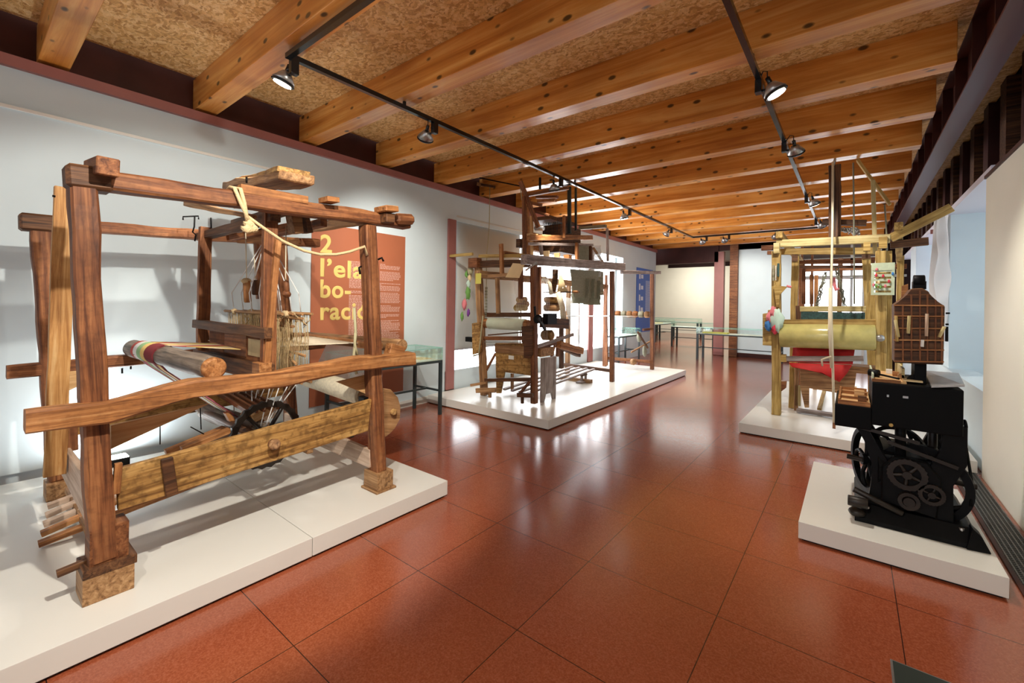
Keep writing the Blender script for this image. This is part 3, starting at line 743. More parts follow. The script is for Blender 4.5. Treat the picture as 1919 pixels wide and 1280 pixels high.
# batten (swinging beater)
yb = 1.275
bar(A, 'batten_sword', (-3.05, yb, 1.10), (-3.05, yb-.005, 2.2), .05, .085, 'old_red', hew=.005)
bar(A, 'batten_sword', (-3.02, yb-.03, 1.08), (-3.02, yb+.035, 2.0), .03, .04, 'old_orange', hew=.003)
bar(A, 'batten_sword', (-4.28, yb-.01, 1.10), (-4.28, yb, 2.2), .05, .085, 'old_red', hew=.005)
bar(A, 'hand_rail', (-2.98, yb-.03, 1.385), (-4.37, yb-.03, 1.385), .05, .07, 'old_dark', hew=.008)
bar(A, 'batten_race', (-2.99, yb-.02, 1.12), (-4.36, yb-.02, 1.115), .07, .12, 'old_dark', hew=.008)
box(A, 'race_block', (-3.10, yb-.08, 1.06), (-2.99, yb+.0, 1.19), 'old_orange', bev=.004)
bm = bmesh.new(); 
for i in range(150): addbox(bm, (-4.05+i*.0064, yb-.03, 1.18), (-4.0475+i*.0064, yb-.02, 1.35))
rd = centred('reed', bm, 'old_red', A)
box(A, 'reed_board', (-3.72, yb-.035, 1.20), (-3.32, yb-.028, 1.35), 'old_red')
box(A, 'reed_panel', (-3.30, yb-.03, 1.215), (-3.06, yb-.022, 1.33), 'card_beige')
bar(A, 'rocker_head', (-3.950,1.077,2.317), (-3.05, yb-.12, 2.135), .09, .05, 'old_tan', hew=.01, t=(.9, .5))
bar(A, 'rocker_bar', (-2.98, yb, 2.14), (-4.5, yb+.02, 2.14), .07, .06, 'old_dark', hew=.006)
# top cross members
bar(A, 'top_plank', (-2.860,1.028,2.261), (-2.860,1.433,2.268), .06, .05, 'old_orange', o='x', bev=.03)
tb = bar(A, 'weathered_cross_beam', (-2.840,1.350,2.391), (-4.350,1.513,2.594), .21, .06, 'old_tan', hew=.02, bev=.12)
bar(A, 'weathered_cross_beam', (-2.840,1.329,2.427), (-4.300,1.559,2.625), .19, .035, 'old_ochre', hew=.012, bev=.1)
bar(A, 'cross_bar', (-3.0, 1.62, 2.16), (-4.5, 1.72, 2.18), .05, .055, 'old_red', hew=.006)
bar(A, 'cross_bar', (-2.980,1.374,2.208), (-4.300,1.500,2.273), .07, .05, 'old_dark', hew=.008)
bar(A, 'cross_bar', (-2.980,1.957,2.238), (-4.400,2.176,2.334), .06, .08, 'old_tan', hew=.008)
bar(A, 'heddle_support', (-3.900,1.339,2.088), (-3.300,1.583,2.172), .05, .045, 'old_red', hew=.005)
bar(A, 'heddle_support', (-3.900,1.393,2.078), (-3.350,1.617,2.054), .04, .05, 'old_orange', hew=.005)
for (px0, px1) in ((0, 0), (1, 0)):
    pass
plate(A, 'hanging_block', [(-3.050,1.414,2.191), (-3.050,1.484,2.203), (-3.050,1.501,2.074), (-3.050,1.438,2.065)], (-.10, 0, 0), 'old_tan', bev=.004)
plate(A, 'hanging_block', [(-3.050,1.511,2.200), (-3.050,1.537,2.204), (-3.050,1.570,2.087), (-3.050,1.528,2.081)], (-.10, 0, 0), 'old_dark', bev=.004)
bar(A, 'inner_upright', (-4.000,1.609,1.607), (-4.000,1.585,2.100), .05, .07, 'old_red', hew=.005)
bar(A, 'inner_upright', (-3.900,1.609,1.473), (-3.900,1.625,2.107), .05, .06, 'old_dark', hew=.005)
# iron fittings
tube(A, 'iron_hook', [(-4.300,1.124,2.240), (-4.300,1.123,2.266), (-4.300,1.229,2.289), (-4.300,1.230,2.262)], .006, 'black_metal')
strings(A, 'hook_chain', [[(-4.250,1.189,2.276), (-4.250,1.187,2.188), (-4.250,1.176,2.143), (-4.250,1.199,2.124), (-4.250,1.192,2.071)], [(-4.200,1.287,2.274), (-4.200,1.292,2.177)]], .006, 'black_metal')
strings(A, 'nails', [[(-4.500,0.798,1.046), (-4.500,0.799,1.004)], [(-4.500,0.850,1.057), (-4.500,0.850,1.032)], [(-3.720,0.336,2.193), (-3.720,0.349,2.192)], [(-2.900,1.071,2.341), (-2.900,1.072,2.306)]], .006, 'black_metal')
strings(A, 'peg_hook', [[(-2.84, 1.965, 1.92), (-2.80, 1.97, 1.93), (-2.80, 1.985, 1.905)], [(-2.90, 1.86, 1.86), (-2.88, 1.83, 1.85), (-2.88, 1.84, 1.80)]], .008, 'black_metal')
bar(A, 'peg', (-2.850,1.527,2.289), (-2.850,1.616,2.296), .12, .035, 'old_orange')
bar(A, 'top_peg', (-2.830,1.967,2.301), (-2.830,2.084,2.314), .16, .045, 'old_orange', bev=.15)
bar(A, 'top_peg', (-2.830,1.997,2.241), (-2.830,2.075,2.245), .09, .07, 'old_dark')
bar(A, 'rail_tip', (-2.870,2.125,2.258), (-2.870,2.310,2.279), .10, .085, 'old_red', bev=.3)
# weights and pulleys hanging by cords
for (a_, b_, p_, q_, s_, m_) in (((-3.700,1.364,2.182), (-3.700,1.378,1.770), (-3.700,1.378,1.750), (-3.700,1.388,1.576), .026, 'old_orange'),
                                ((-3.800,1.456,2.206), (-3.800,1.478,1.779), (-3.800,1.486,1.757), (-3.800,1.488,1.637), .032, 'old_dark'),
                                ((-3.200,1.444,2.125), (-3.200,1.446,1.762), (-3.200,1.450,1.739), (-3.200,1.455,1.647), .016, 'old_red')):
    cyl(A, 'heddle_pulley', p_, q_, s_, m_, bev=.3)
    tube(A, 'pulley_cord', [a_, b_, p_], .004, 'string')
blob(A, 'pulley_wheel', (-3.200,1.455,1.644), (.022, .03, .026), 'old_red')
blob(A, 'cord_knot', (-3.700,1.374,1.741), (.03, .035, .025), 'rope')
# harness: lease sticks, heddle frames and hundreds of cords
for (p_, q_) in (((-4.150,1.521,1.457), (-3.250,1.435,1.454)), ((-4.150,1.584,1.470), (-3.200,1.545,1.477)), ((-3.600,1.509,1.465), (-3.150,1.548,1.467)), ((-3.500,1.569,1.213), (-3.100,1.547,1.200)), ((-3.900,1.681,1.220), (-3.200,1.531,1.134)), ((-4.100,1.557,1.398), (-3.200,1.508,1.408))):
    cyl(A, 'heddle_stick', p_, q_, .011, 'old_tan', seg=8)
random.seed(3)
seg = []
for i in range(46):
    f = i/45; x = -4.12+f*.92
    for k, yy in enumerate((1.40, 1.47, 1.54, 1.61)):
        w0 = random.uniform(-.01, .01)
        seg.append([(x+w0, yy, 1.50), (x+w0+.01, yy+.01, 1.30), (x-w0, yy, 1.17), (x, yy+.004, 1.0)])
hd = strings(A, 'heddle_cords', seg, .0026, 'heddle', seg=3); hd['kind'] = 'stuff'
for yy in (1.40, 1.47, 1.54, 1.61):
    for z_ in (1.50, 1.0): cyl(A, 'heddle_bar', (-4.2, yy, z_), (-3.13, yy, z_), .011, 'old_tan', seg=8)
segu = []; segl = []
for yy in (1.40, 1.47, 1.54, 1.61):
    for x in (-4.0, -3.65, -3.3):
        segu.append([(x, yy, 1.50), (x, yy-.02, 1.65), (-3.65, 1.5, 2.1)])
        segl.append([(x, yy, 1.0), (-3.6+random.uniform(-.2, .2), 1.35, .45)])
strings(A, 'upper_tie_cords', segu, .004, 'string_white')
strings(A, 'lower_tie_cords', segl, .004, 'string_white')
seg = []
for i in range(22):
    p = V((random.uniform(-4.15, -3.15), random.uniform(1.36, 1.66), random.choice((1.5, 1.48, 1.0, 1.03))))
    seg.append([p, p+V((random.uniform(-.05, .05), random.uniform(-.05, .05), random.uniform(-.06, .02))), p+V((random.uniform(-.08, .08), random.uniform(-.06, .06), random.uniform(-.12, -.03)))])
strings(A, 'loose_cords', seg, .006, 'rope')
for i in range(5): blob(A, 'cord_knot', (-4.0+i*.2, 1.40+.05*(i % 3), 1.50), (.03, .02, .022), 'rope', lump=.6)
# warp threads and cloth
cloth(A, 'cloth', [((-4.33, .885, 1.262), (-3.78, .893, 1.27)), ((-4.12, 1.05, 1.262), (-3.56, 1.05, 1.262)), ((-3.92, 1.235, 1.255), (-3.36, 1.225, 1.25))], 'warp_stripes', .003)
cloth(A, 'cloth_return', [((-4.33, .82, 1.19), (-3.78, .84, 1.19)), ((-4.30, .90, 1.09), (-3.76, .91, 1.09)), ((-4.20, 1.22, .80), (-3.65, 1.22, .80)), ((-4.2, 1.34, .69), (-3.65, 1.34, .69))], 'cloth_stripes_dark', .003)
cloth(A, 'warp', [((-4.1, 1.25, 1.265), (-3.45, 1.25, 1.265)), ((-4.1, 1.5, 1.25), (-3.4, 1.5, 1.25)), ((-4.2, 2.28, 1.25), (-3.2, 2.28, 1.25))], 'yarn_cream', .003)
seg = []
for i in range(70):
    x = -4.2+i*.0142
    seg.append([(x, 2.30, 1.25), (x+.01, 2.33, 1.20), (x*.98-.06, 2.16, .86)])
strings(A, 'warp_threads', seg, .0028, 'string_white', seg=3)['kind'] = 'stuff'
cyl(A, 'back_roller', (-2.900,2.250,1.240), (-4.7, 2.36, 1.20), .055, 'old_tan', lump=.08)
bar(A, 'back_rest', (-3.02, 2.10, 1.235), (-4.6, 2.20, 1.235), .09, .05, 'old_orange', hew=.006)
bar(A, 'roller_bracket', (-2.93, 2.12, 1.19), (-2.93, 2.26, 1.15), .08, .16, 'old_orange', bev=.06)
cyl(A, 'warp_roller', (-2.99, 2.03, .84), (-4.6, 2.12, .86), .06, 'old_tan', lump=.06)
cyl(A, 'yarn_wrap', (-3.10, 2.03, .84), (-4.2, 2.10, .855), .085, 'yarn_cream', lump=.04, bev=.1)
box(A, 'roller_iron', (-3.02, 1.93, .74), (-2.94, 2.02, .86), 'black_metal', bev=.004)
strings(A, 'post_cords', [[(-2.95, 1.84, 1.55), (-2.94, 1.85, 1.35), (-2.93, 1.83, 1.2), (-2.94, 1.86, 1.05)], [(-2.96, 1.86, 1.42), (-2.92, 1.83, 1.28), (-2.95, 1.88, 1.16)]], .012, 'rope_old')
# treadles
for i, (x, z0, dz) in enumerate(((-3.70, .14, .25), (-3.82, .15, .38), (-3.94, .16, .33), (-4.06, .17, .42), (-4.20, .18, .3))):
    bar(A, 'treadle', (x, .30+.02*i, z0+.02), (x+.05, 1.75, z0+dz), .055, .028, 'old_orange' if i < 2 else 'pale_board', hew=.003)
bar(A, 'treadle_axle', (-3.55, .50, .20), (-4.4, .50, .22), .04, .04, 'old_tan')
bar(A, 'treadle_axle', (-3.4, 1.75, .40), (-4.6, 1.75, .42), .05, .05, 'old_tan')
for (p_, q_) in (((-3.900,0.936,0.483), (-3.900,1.326,0.585)), ((-3.600,0.952,0.568), (-3.600,1.242,0.636)), ((-3.700,1.257,0.750), (-3.700,1.312,0.626)), ((-3.700,1.330,0.663), (-3.700,1.541,0.749)), ((-3.500,1.293,0.765), (-3.500,1.421,0.680))):
    bar(A, 'lever', p_, q_, .06, .035, 'old_orange', hew=.004)
for k in range(5):
    bar(A, 'lam', (-4.3, 1.30+.05*k, .86), (-3.35, 1.28+.05*k, .80), .02, .03, 'old_red')
plate(A, 'lever_cheek', [(-3.450,1.327,0.767), (-3.450,1.482,0.831), (-3.450,1.514,0.760), (-3.450,1.357,0.694)], (-.03, 0, 0), 'new_pine')
strings(A, 'thin_rods', [[(-4.200,0.972,0.625), (-4.200,0.974,0.468)], [(-4.000,1.174,0.766), (-4.000,1.183,0.576)], [(-3.900,1.085,0.637), (-3.900,1.182,0.554)]], .004, 'black_metal')
# rope with knot
rp = thing('rope', 'pale rope knotted round the top rail of the near loom and sagging to its post', 'rope', (-2.86, 1.0, 1.9))
tube(rp, 'rail_loop', [(-3.0, 1.02, 2.16), (-2.995, 1.0, 2.26), (-2.93, .995, 2.268), (-2.85, .99, 2.25), (-2.843, 1.02, 2.17), (-2.845, 1.05, 2.11), (-2.86, 1.065, 2.06)], .011, 'rope')
tube(rp, 'rail_loop', [(-3.0, 1.05, 2.16), (-2.995, 1.03, 2.26), (-2.93, 1.02, 2.268), (-2.845, 1.02, 2.25), (-2.84, 1.04, 2.17), (-2.85, 1.055, 2.1), (-2.86, 1.07, 2.06)], .011, 'rope')
for dx in ((0, 0, 0), (0, .02, -.02), (0, -.012, -.03)): blob(rp, 'knot', V((-2.86, 1.075, 2.05))+V(dx), (.025, .03, .025), 'rope', lump=.6)
tube(rp, 'sagging_line', [(-2.870,1.066,2.101), (-2.870,1.163,2.041), (-2.870,1.276,1.976), (-2.870,1.414,1.929), (-2.870,1.525,1.915), (-2.870,1.642,1.927), (-2.870,1.744,1.956), (-2.870,1.866,2.009), (-2.87, 1.89, 1.945)], .010, 'rope')
# small flood lamp on the plinth behind the loom
fl = thing('flood_lamp', 'small bright flood lamp lying on the plinth against the left wall', 'lamp', (-5.05, .85, .13))
box(fl, 'housing', (-5.12, .75, .131), (-5.0, .95, .20), 'black_metal', bev=.004)
box(fl, 'lamp_face', (-5.125, .76, .20), (-4.995, .94, .205), 'lamp_glow')

# ================================================================== LOOM 2 : tall pattern loom, middle
B = thing('pattern_loom', 'tall brown pattern loom with card mechanism on top, in the middle of the hall', 'loom', (-4.1, 7.4, .129))
# posts
bar(B, 'post', (-3.610,5.120,0.159), (-3.658,5.120,2.161), .075, .09, 'old_red', o='y', hew=.004)
bar(B, 'post', (-4.607,5.150,0.135), (-4.777,5.150,2.185), .10, .09, 'old_tan', o='y', hew=.006)
bar(B, 'post', (-3.620,7.773,0.122), (-3.620,7.697,2.251), .075, .08, 'old_red', hew=.004)
bar(B, 'post', (-3.620,9.893,0.124), (-3.620,9.797,2.347), .075, .08, 'old_red', hew=.004)
bar(B, 'post', (-4.72, 7.95, .129), (-4.72, 7.95, 2.0), .08, .08, 'old_tan', hew=.004)
bar(B, 'post', (-4.68, 9.62, .129), (-4.68, 9.62, 2.0), .08, .08, 'old_red', hew=.004)
# big grey side beams and front beams
bar(B, 'side_beam', (-3.580,4.894,2.221), (-3.580,8.219,2.371), .12, .135, 'old_grey', o='x', hew=.01)
bar(B, 'side_beam', (-3.600,8.090,2.257), (-3.600,10.228,2.387), .07, .07, 'old_grey', hew=.004)
bar(B, 'side_beam', (-4.70, 5.1, 2.06), (-4.70, 9.7, 2.04), .10, .12, 'old_tan', hew=.008)
bar(B, 'front_beam', (-4.894,5.160,2.233), (-3.774,5.160,2.200), .10, .11, 'old_dark', o='y', hew=.006)
box(B, 'beam_head', (-4.899,5.080,2.167), (-4.709,5.200,2.323), 'old_red', bev=.005)
bar(B, 'front_stick', (-5.620,5.050,2.375), (-4.817,5.100,2.388), .04, .045, 'old_yellow')
bar(B, 'front_stick', (-4.695,5.120,2.349), (-3.775,5.120,2.306), .04, .05, 'old_yellow')
bar(B, 'upright', (-4.165,5.060,2.008), (-4.196,5.060,2.502), .06, .04, 'old_orange')
bar(B, 'cross_piece', (-4.434,5.050,2.015), (-4.044,5.050,2.028), .04, .05, 'old_tan')
bar(B, 'inner_upright', (-4.427,5.300,1.435), (-4.461,5.300,2.005), .06, .05, 'old_tan')
bar(B, 'inner_upright', (-4.137,5.500,1.678), (-4.147,5.500,2.186), .07, .05, 'old_red')
bar(B, 'inner_upright', (-3.921,5.700,1.429), (-3.936,5.700,2.193), .07, .05, 'old_red')
plate(B, 'hanging_card', [(-3.933,5.020,2.196), (-3.718,5.020,2.171), (-3.811,5.020,1.973), (-4.070,5.020,1.988)], (0, .004, 0), 'card_beige')
bar(B, 'lever', (-3.683,5.000,2.076), (-3.481,5.000,2.189), .02, .025, 'bare_steel')
# cloth roller
cyl(B, 'cloth_roller', (-4.636,5.220,1.276), (-3.760,5.220,1.288), .075, 'old_orange', bev=.1)
cyl(B, 'rolled_cloth', (-4.545,5.220,1.280), (-3.829,5.220,1.285), .090, 'cloth_pale_green', bev=.08)
bar(B, 'breast_beam', (-4.743,5.350,1.409), (-3.758,5.350,1.437), .07, .07, 'old_dark', hew=.004)
bar(B, 'breast_beam', (-4.682,5.200,1.035), (-3.810,5.200,1.089), .05, .06, 'old_red', hew=.003)
bar(B, 'cross_rod', (-4.590,5.250,1.089), (-3.849,5.250,1.179), .02, .02, 'old_dark')
bar(B, 'cross_rod', (-4.624,5.200,0.979), (-3.761,5.200,1.036), .018, .015, 'bare_steel')
box(B, 'beam_stub', (-4.972,5.120,0.969), (-4.799,5.200,1.045), 'black_metal')
plate(B, 'roller_cheek', [(-3.818,5.100,1.266), (-3.617,5.100,1.290), (-3.609,5.100,0.876), (-3.655,5.100,0.811), (-3.770,5.100,0.808), (-3.764,5.100,0.972), (-3.814,5.100,1.047)], (0, .05, 0), 'old_dark', bev=.004)
plate(B, 'roller_cheek', [(-4.816,5.100,1.272), (-4.654,5.100,1.296), (-4.621,5.100,0.824), (-4.793,5.100,0.768)], (0, .05, 0), 'old_ochre', bev=.004)
strings(B, 'green_rope', [[(-4.523,5.040,1.402), (-4.542,5.040,1.252), (-4.571,5.040,1.000), (-4.600,5.040,0.797), (-4.714,5.040,0.763)]], .014, 'rope_old')
# foot rails, treadle frame and braces
bar(B, 'foot_rail', (-4.622,5.200,0.373), (-3.721,5.200,0.489), .09, .05, 'old_dark', hew=.003)
bar(B, 'foot_rail', (-4.759,5.050,0.291), (-4.477,5.100,0.362), .06, .04, 'old_tan')
bar(B, 'foot_block', (-4.578,4.980,0.241), (-4.206,5.000,0.296), .05, .07, 'old_tan')
bar(B, 'peg', (-4.320,5.000,0.167), (-4.323,5.000,0.305), .04, .04, 'old_tan')
bar(B, 'foot_block', (-3.776,4.980,0.288), (-3.518,5.000,0.314), .05, .06, 'old_dark')
bar(B, 'peg', (-3.703,5.000,0.173), (-3.705,5.000,0.280), .035, .035, 'old_dark')
bar(B, 'brace', (-3.753,5.000,0.304), (-3.649,5.100,0.480), .03, .035, 'old_red')
bar(B, 'brace', (-4.613,5.200,0.476), (-4.554,5.400,0.789), .03, .035, 'old_red')
bar(B, 'brace', (-3.720,5.513,0.230), (-3.720,5.884,0.990), .03, .035, 'old_red')
bar(B, 'side_rail', (-3.640,5.235,0.972), (-3.640,6.297,1.103), .03, .05, 'old_grey')
bar(B, 'side_rail', (-3.680,5.294,0.925), (-3.680,5.837,0.995), .03, .05, 'old_red')
bar(B, 'rear_cross_rail', (-4.761,7.900,0.335), (-3.613,7.750,0.341), .05, .06, 'old_dark')
bar(B, 'rear_cross_rail', (-4.68, 9.62, .33), (-3.62, 9.78, .32), .05, .07, 'old_red')
bar(B, 'side_beam_low', (-3.750,5.541,1.320), (-3.750,6.271,1.276), .10, .16, 'old_dark', hew=.006)
bar(B, 'log_end', (-3.750,5.997,0.955), (-3.750,6.757,0.784), .13, .11, 'old_orange', hew=.012)
bar(B, 'log_end', (-3.900,6.323,0.878), (-3.900,6.969,0.698), .10, .09, 'old_dark', hew=.012)
bar(B, 'short_upright', (-3.950,6.450,0.496), (-3.950,6.425,1.328), .06, .07, 'old_dark')
bar(B, 'short_upright', (-3.800,6.083,0.744), (-3.800,6.089,1.077), .05, .06, 'old_red')
bar(B, 'mid_upright', (-4.600,9.569,0.158), (-4.600,9.465,2.318), .05, .05, 'old_red')
for k in range(4): bar(B, 'treadle', (-4.45+k*.16, 5.5, .20), (-4.45+k*.16, 7.7, .34), .05, .03, 'old_grey')
box(B, 'treadle_block', (-4.55, 7.3, .129), (-3.85, 7.42, .19), 'old_tan')
# black iron regulator
cyl(B, 'ratchet_gear', (-3.520,5.092,1.386), (-3.600,5.207,1.381), .065, 'black_metal')
box(B, 'regulator', (-3.62, 5.36, 1.30), (-3.53, 5.62, 1.46), 'black_metal', bev=.006)
bar(B, 'regulator_arm', (-3.520,5.024,1.432), (-3.520,5.008,1.567), .02, .03, 'black_metal')
bar(B, 'regulator_arm', (-3.500,5.062,1.409), (-3.500,5.257,1.228), .03, .04, 'iron')
# bundles of lingoes and shafts
def roll_at(p, s, z, m, name='shaft_roll'):
    cyl(B, name, V(p)-V((s, 0, 0)), V(p)+V((s, 0, 0)), z, m, lump=.2, bev=.3)
roll_at((-4.083,6.300,1.675), .13, .055, 'old_ochre'); roll_at((-4.070,6.300,1.537), .15, .06, 'old_tan'); roll_at((-4.178,6.500,1.602), .13, .05, 'old_dark')
roll_at((-4.415,5.900,1.666), .10, .05, 'old_ochre'); roll_at((-4.435,5.900,1.530), .13, .055, 'old_yellow'); roll_at((-4.465,6.000,1.594), .12, .05, 'old_tan')
roll_at((-3.850,5.847,1.103), .10, .085, 'old_ochre', 'bobbin_basket')
bar(B, 'shaft_rod', (-4.184,6.200,1.801), (-3.478,6.200,1.807), .02, .02, 'old_dark')
cyl(B, 'rod_handle', (-3.596,6.200,1.808), (-3.507,6.200,1.807), .022, 'old_orange', seg=10)
tube(B, 'dark_cord_bundle', [(-4.006,6.300,2.196), (-4.013,6.300,2.013), (-4.052,6.300,1.785)], .05, 'old_dark', seg=8)
tube(B, 'cream_cord', [(-4.096,6.000,2.026), (-4.011,6.000,2.024), (-3.925,6.000,1.934), (-3.890,6.000,1.759)], .035, 'yarn_cream', seg=8)
tube(B, 'cream_cord', [(-3.883,6.200,1.800), (-3.795,6.200,1.560), (-3.771,6.200,1.357)], .05, 'yarn_cream', seg=8)
random.seed(11)
seg = []
top = V((-3.846,6.200,2.085))
for i in range(60):
    f = i/59; seg.append([top+V((random.uniform(-.03, .03), 0, 0)), V((-3.904,6.200,1.809)).lerp(V((-3.697,6.200,1.808)), f)])
strings(B, 'harness_cords', seg, .006, 'card_beige', seg=3)['kind'] = 'stuff'
seg = []
for i in range(26):
    f = i/25; seg.append([V((-3.960,6.500,1.735)).lerp(V((-3.789,6.500,1.699)), f), V((-4.184,7.200,1.000)).lerp(V((-3.975,7.200,0.832)), f)])
    seg.append([V((-4.45+.03*i, 5.7, 2.0)), V((-4.4+.025*i, 5.75, 1.45)), V((-4.42+.026*i, 5.72, 1.0))])
strings(B, 'warp_threads', seg, .0025, 'string_white', seg=3)['kind'] = 'stuff'
cloth(B, 'warp', [((-4.45, 5.4, 1.42), (-3.75, 5.4, 1.42)), ((-4.45, 7.2, 1.38), (-3.75, 7.2, 1.38)), ((-4.45, 9.6, 1.36), (-3.75, 9.6, 1.36))], 'string_white', .002)
for k in range(7):
    cyl(B, 'warp_spool', (-4.55+k*.14, 9.62, 1.40), (-4.44+k*.14, 9.63, 1.40), .075, ('old_tan', 'old_orange', 'cards_grey')[k % 3], bev=.2, seg=14)
# warping gear by the far post
bar(B, 'stub', (-3.700,9.508,1.058), (-3.700,10.070,1.062), .04, .05, 'old_red')
bar(B, 'spindle_arm', (-3.900,9.346,0.551), (-3.900,10.483,0.723), .03, .03, 'old_tan')
bar(B, 'spindle_arm', (-3.900,9.698,0.992), (-3.900,10.348,0.576), .03, .04, 'old_dark')
blob(B, 'flax_bundle', (-3.900,10.144,0.514), (.05, .07, .14), 'cards_grey')
blob(B, 'flax_bundle', (-4.000,10.051,0.844), (.06, .08, .12), 'cards_grey')
blob(B, 'counterweight', (-4.000,9.719,0.289), (.08, .12, .07), 'old_tan')
# pattern mechanism on top
bar(B, 'tower_post', (-3.965,5.350,2.298), (-3.993,5.350,3.251), .05, .05, 'old_red', o='')
bar(B, 'tower_post', (-4.014,5.500,2.348), (-4.040,5.500,3.146), .05, .05, 'old_orange')
bar(B, 'tower_post', (-4.229,5.900,2.398), (-4.242,5.900,3.068), .05, .05, 'new_pine')
bar(B, 'slanting_plank', (-4.032,5.300,3.476), (-3.819,5.500,2.781), .07, .03, 'old_red', bev=.03)
bar(B, 'pulley_arm', (-5.628,5.900,3.842), (-5.255,5.800,3.721), .05, .06, 'old_orange')
bar(B, 'pulley_arm', (-5.281,5.800,3.735), (-4.976,5.800,3.650), .05, .04, 'old_dark')
bar(B, 'iron_arm', (-5.349,5.800,3.871), (-4.324,5.700,3.536), .018, .02, 'black_metal')
box(B, 'tower_block', (-4.095,5.300,2.465), (-4.018,5.400,2.595), 'old_dark')
bar(B, 'tower_beam', (-3.850,5.282,2.591), (-3.850,7.274,2.857), .07, .08, 'old_orange', hew=.004)
bar(B, 'tower_beam', (-4.5, 5.5, 2.42), (-4.5, 7.2, 2.42), .07, .08, 'old_orange', hew=.004)
bar(B, 'tower_beam', (-3.900,5.349,2.653), (-3.900,5.940,2.706), .06, .04, 'new_pine')
bar(B, 'tower_beam', (-3.800,5.242,2.495), (-3.800,7.226,2.709), .05, .04, 'old_grey')
bar(B, 'tower_rail', (-4.337,5.900,3.430), (-3.538,5.900,3.434), .06, .05, 'old_red')
bar(B, 'tower_rail', (-3.977,5.700,3.244), (-3.635,5.700,3.215), .06, .05, 'old_orange')
bar(B, 'tower_rail', (-4.079,5.800,3.338), (-3.670,5.800,3.289), .06, .04, 'old_red')
bar(B, 'tower_rail', (-4.081,6.000,3.485), (-3.647,6.000,3.455), .05, .04, 'old_tan')
bar(B, 'tower_rail', (-3.986,5.600,3.073), (-3.702,5.600,2.974), .04, .03, 'old_red')
bar(B, 'tower_rail', (-4.113,5.700,3.236), (-3.903,5.700,3.166), .04, .05, 'old_red')
box(B, 'mechanism_case', (-4.22, 6.2, 2.48), (-3.86, 6.9, 2.95), 'dark_case', bev=.01)
box(B, 'mechanism_case_panel', (-4.35, 5.95, 2.50), (-4.22, 6.6, 2.80), 'old_orange', bev=.006)
box(B, 'mechanism_top', (-4.30, 5.9, 2.98), (-3.86, 6.7, 3.04), 'old_dark', bev=.006)
for k in range(9): cyl(B, 'hook_needle', (-4.17+k*.035, 6.15, 2.80), (-4.17+k*.035, 6.15, 2.98), .006, 'iron', seg=6)
cyl(B, 'steel_cylinder', (-3.950,5.600,2.792), (-3.788,5.600,2.776), .035, 'bare_steel')
cyl(B, 'iron_cap', (-4.008,5.800,3.458), (-4.011,5.800,3.649), .02, 'black_metal')
bar(B, 'iron_upright', (-3.803,6.400,2.804), (-3.817,6.400,3.605), .06, .04, 'table_black')
bar(B, 'iron_upright', (-3.794,6.600,2.886), (-3.808,6.600,3.629), .035, .03, 'table_black')
bar(B, 'iron_bar', (-4.205,6.100,3.579), (-3.707,6.300,3.610), .03, .03, 'black_metal')
bar(B, 'iron_bar', (-4.126,6.100,3.477), (-3.829,6.300,3.530), .03, .02, 'black_metal')
bar(B, 'tower_upright', (-3.785,6.200,2.704), (-3.792,6.200,3.077), .04, .04, 'old_orange')
bar(B, 'tower_upright', (-3.620,6.350,2.257), (-3.700,6.479,2.642), .045, .06, 'old_orange')
bar(B, 'tower_upright', (-3.620,6.837,2.267), (-3.700,6.976,2.644), .045, .06, 'old_dark')
bar(B, 'tower_upright', (-3.956,5.800,2.391), (-3.980,5.800,2.565), .05, .05, 'old_grey')
box(B, 'beam_block', (-3.750,5.542,2.321), (-3.650,5.566,2.416), 'card_beige'); box(B, 'beam_block', (-3.750,5.845,2.333), (-3.650,5.874,2.414), 'new_pine'); box(B, 'beam_block', (-3.750,6.137,2.342), (-3.650,6.239,2.416), 'old_orange')
# card cradle at the rear
bar(B, 'cradle_rail', (-4.071,7.200,3.037), (-3.514,7.200,3.023), .06, .06, 'grey_green')
bar(B, 'cradle_post', (-3.600,7.465,2.414), (-3.600,7.421,3.025), .035, .05, 'old_grey')
bar(B, 'cradle_brace', (-3.700,7.078,2.627), (-3.700,7.470,2.399), .03, .04, 'old_tan')
bm = bmesh.new()
for k in range(26): 
    z = 2.12+k*.022
    addbox(bm, (-3.95, 7.22+.02*math.sin(k), z), (-3.62, 7.235+.02*math.sin(k), z+.017))
centred('card_chain', bm, 'string_white', B)
for yy in (6.75, 6.95, 7.18):
    bm = bmesh.new()
    for k in range(22):
        z = 1.62+k*.02-(.02 if yy > 7 else 0)
        addbox(bm, (-3.95, yy+.01*math.sin(k+yy*9), z), (-3.60, yy+.012+.01*math.sin(k+yy*9), z+.021))
    centred('hanging_card_stack', bm, 'cards_grey', B)
for k in range(9):
    a_ = V((-3.68, 6.72, 1.60)); 
plate(B, 'hanging_card_sheet', [(-3.660,6.212,2.186), (-3.660,7.223,2.220), (-3.660,7.198,1.712), (-3.660,6.348,1.732)], (-.012, 0, 0), 'cards_grey')
plate(B, 'hanging_card_sheet', [(-3.800,6.728,2.689), (-3.800,7.102,2.704), (-3.800,7.112,2.393), (-3.800,6.739,2.361)], (-.012, 0, 0), 'cards_grey')
plate(B, 'hanging_card_sheet', [(-3.700,7.217,2.221), (-3.700,7.499,2.230), (-3.700,7.514,1.788), (-3.700,7.232,1.771)], (-.02, 0, 0), 'grey_green')
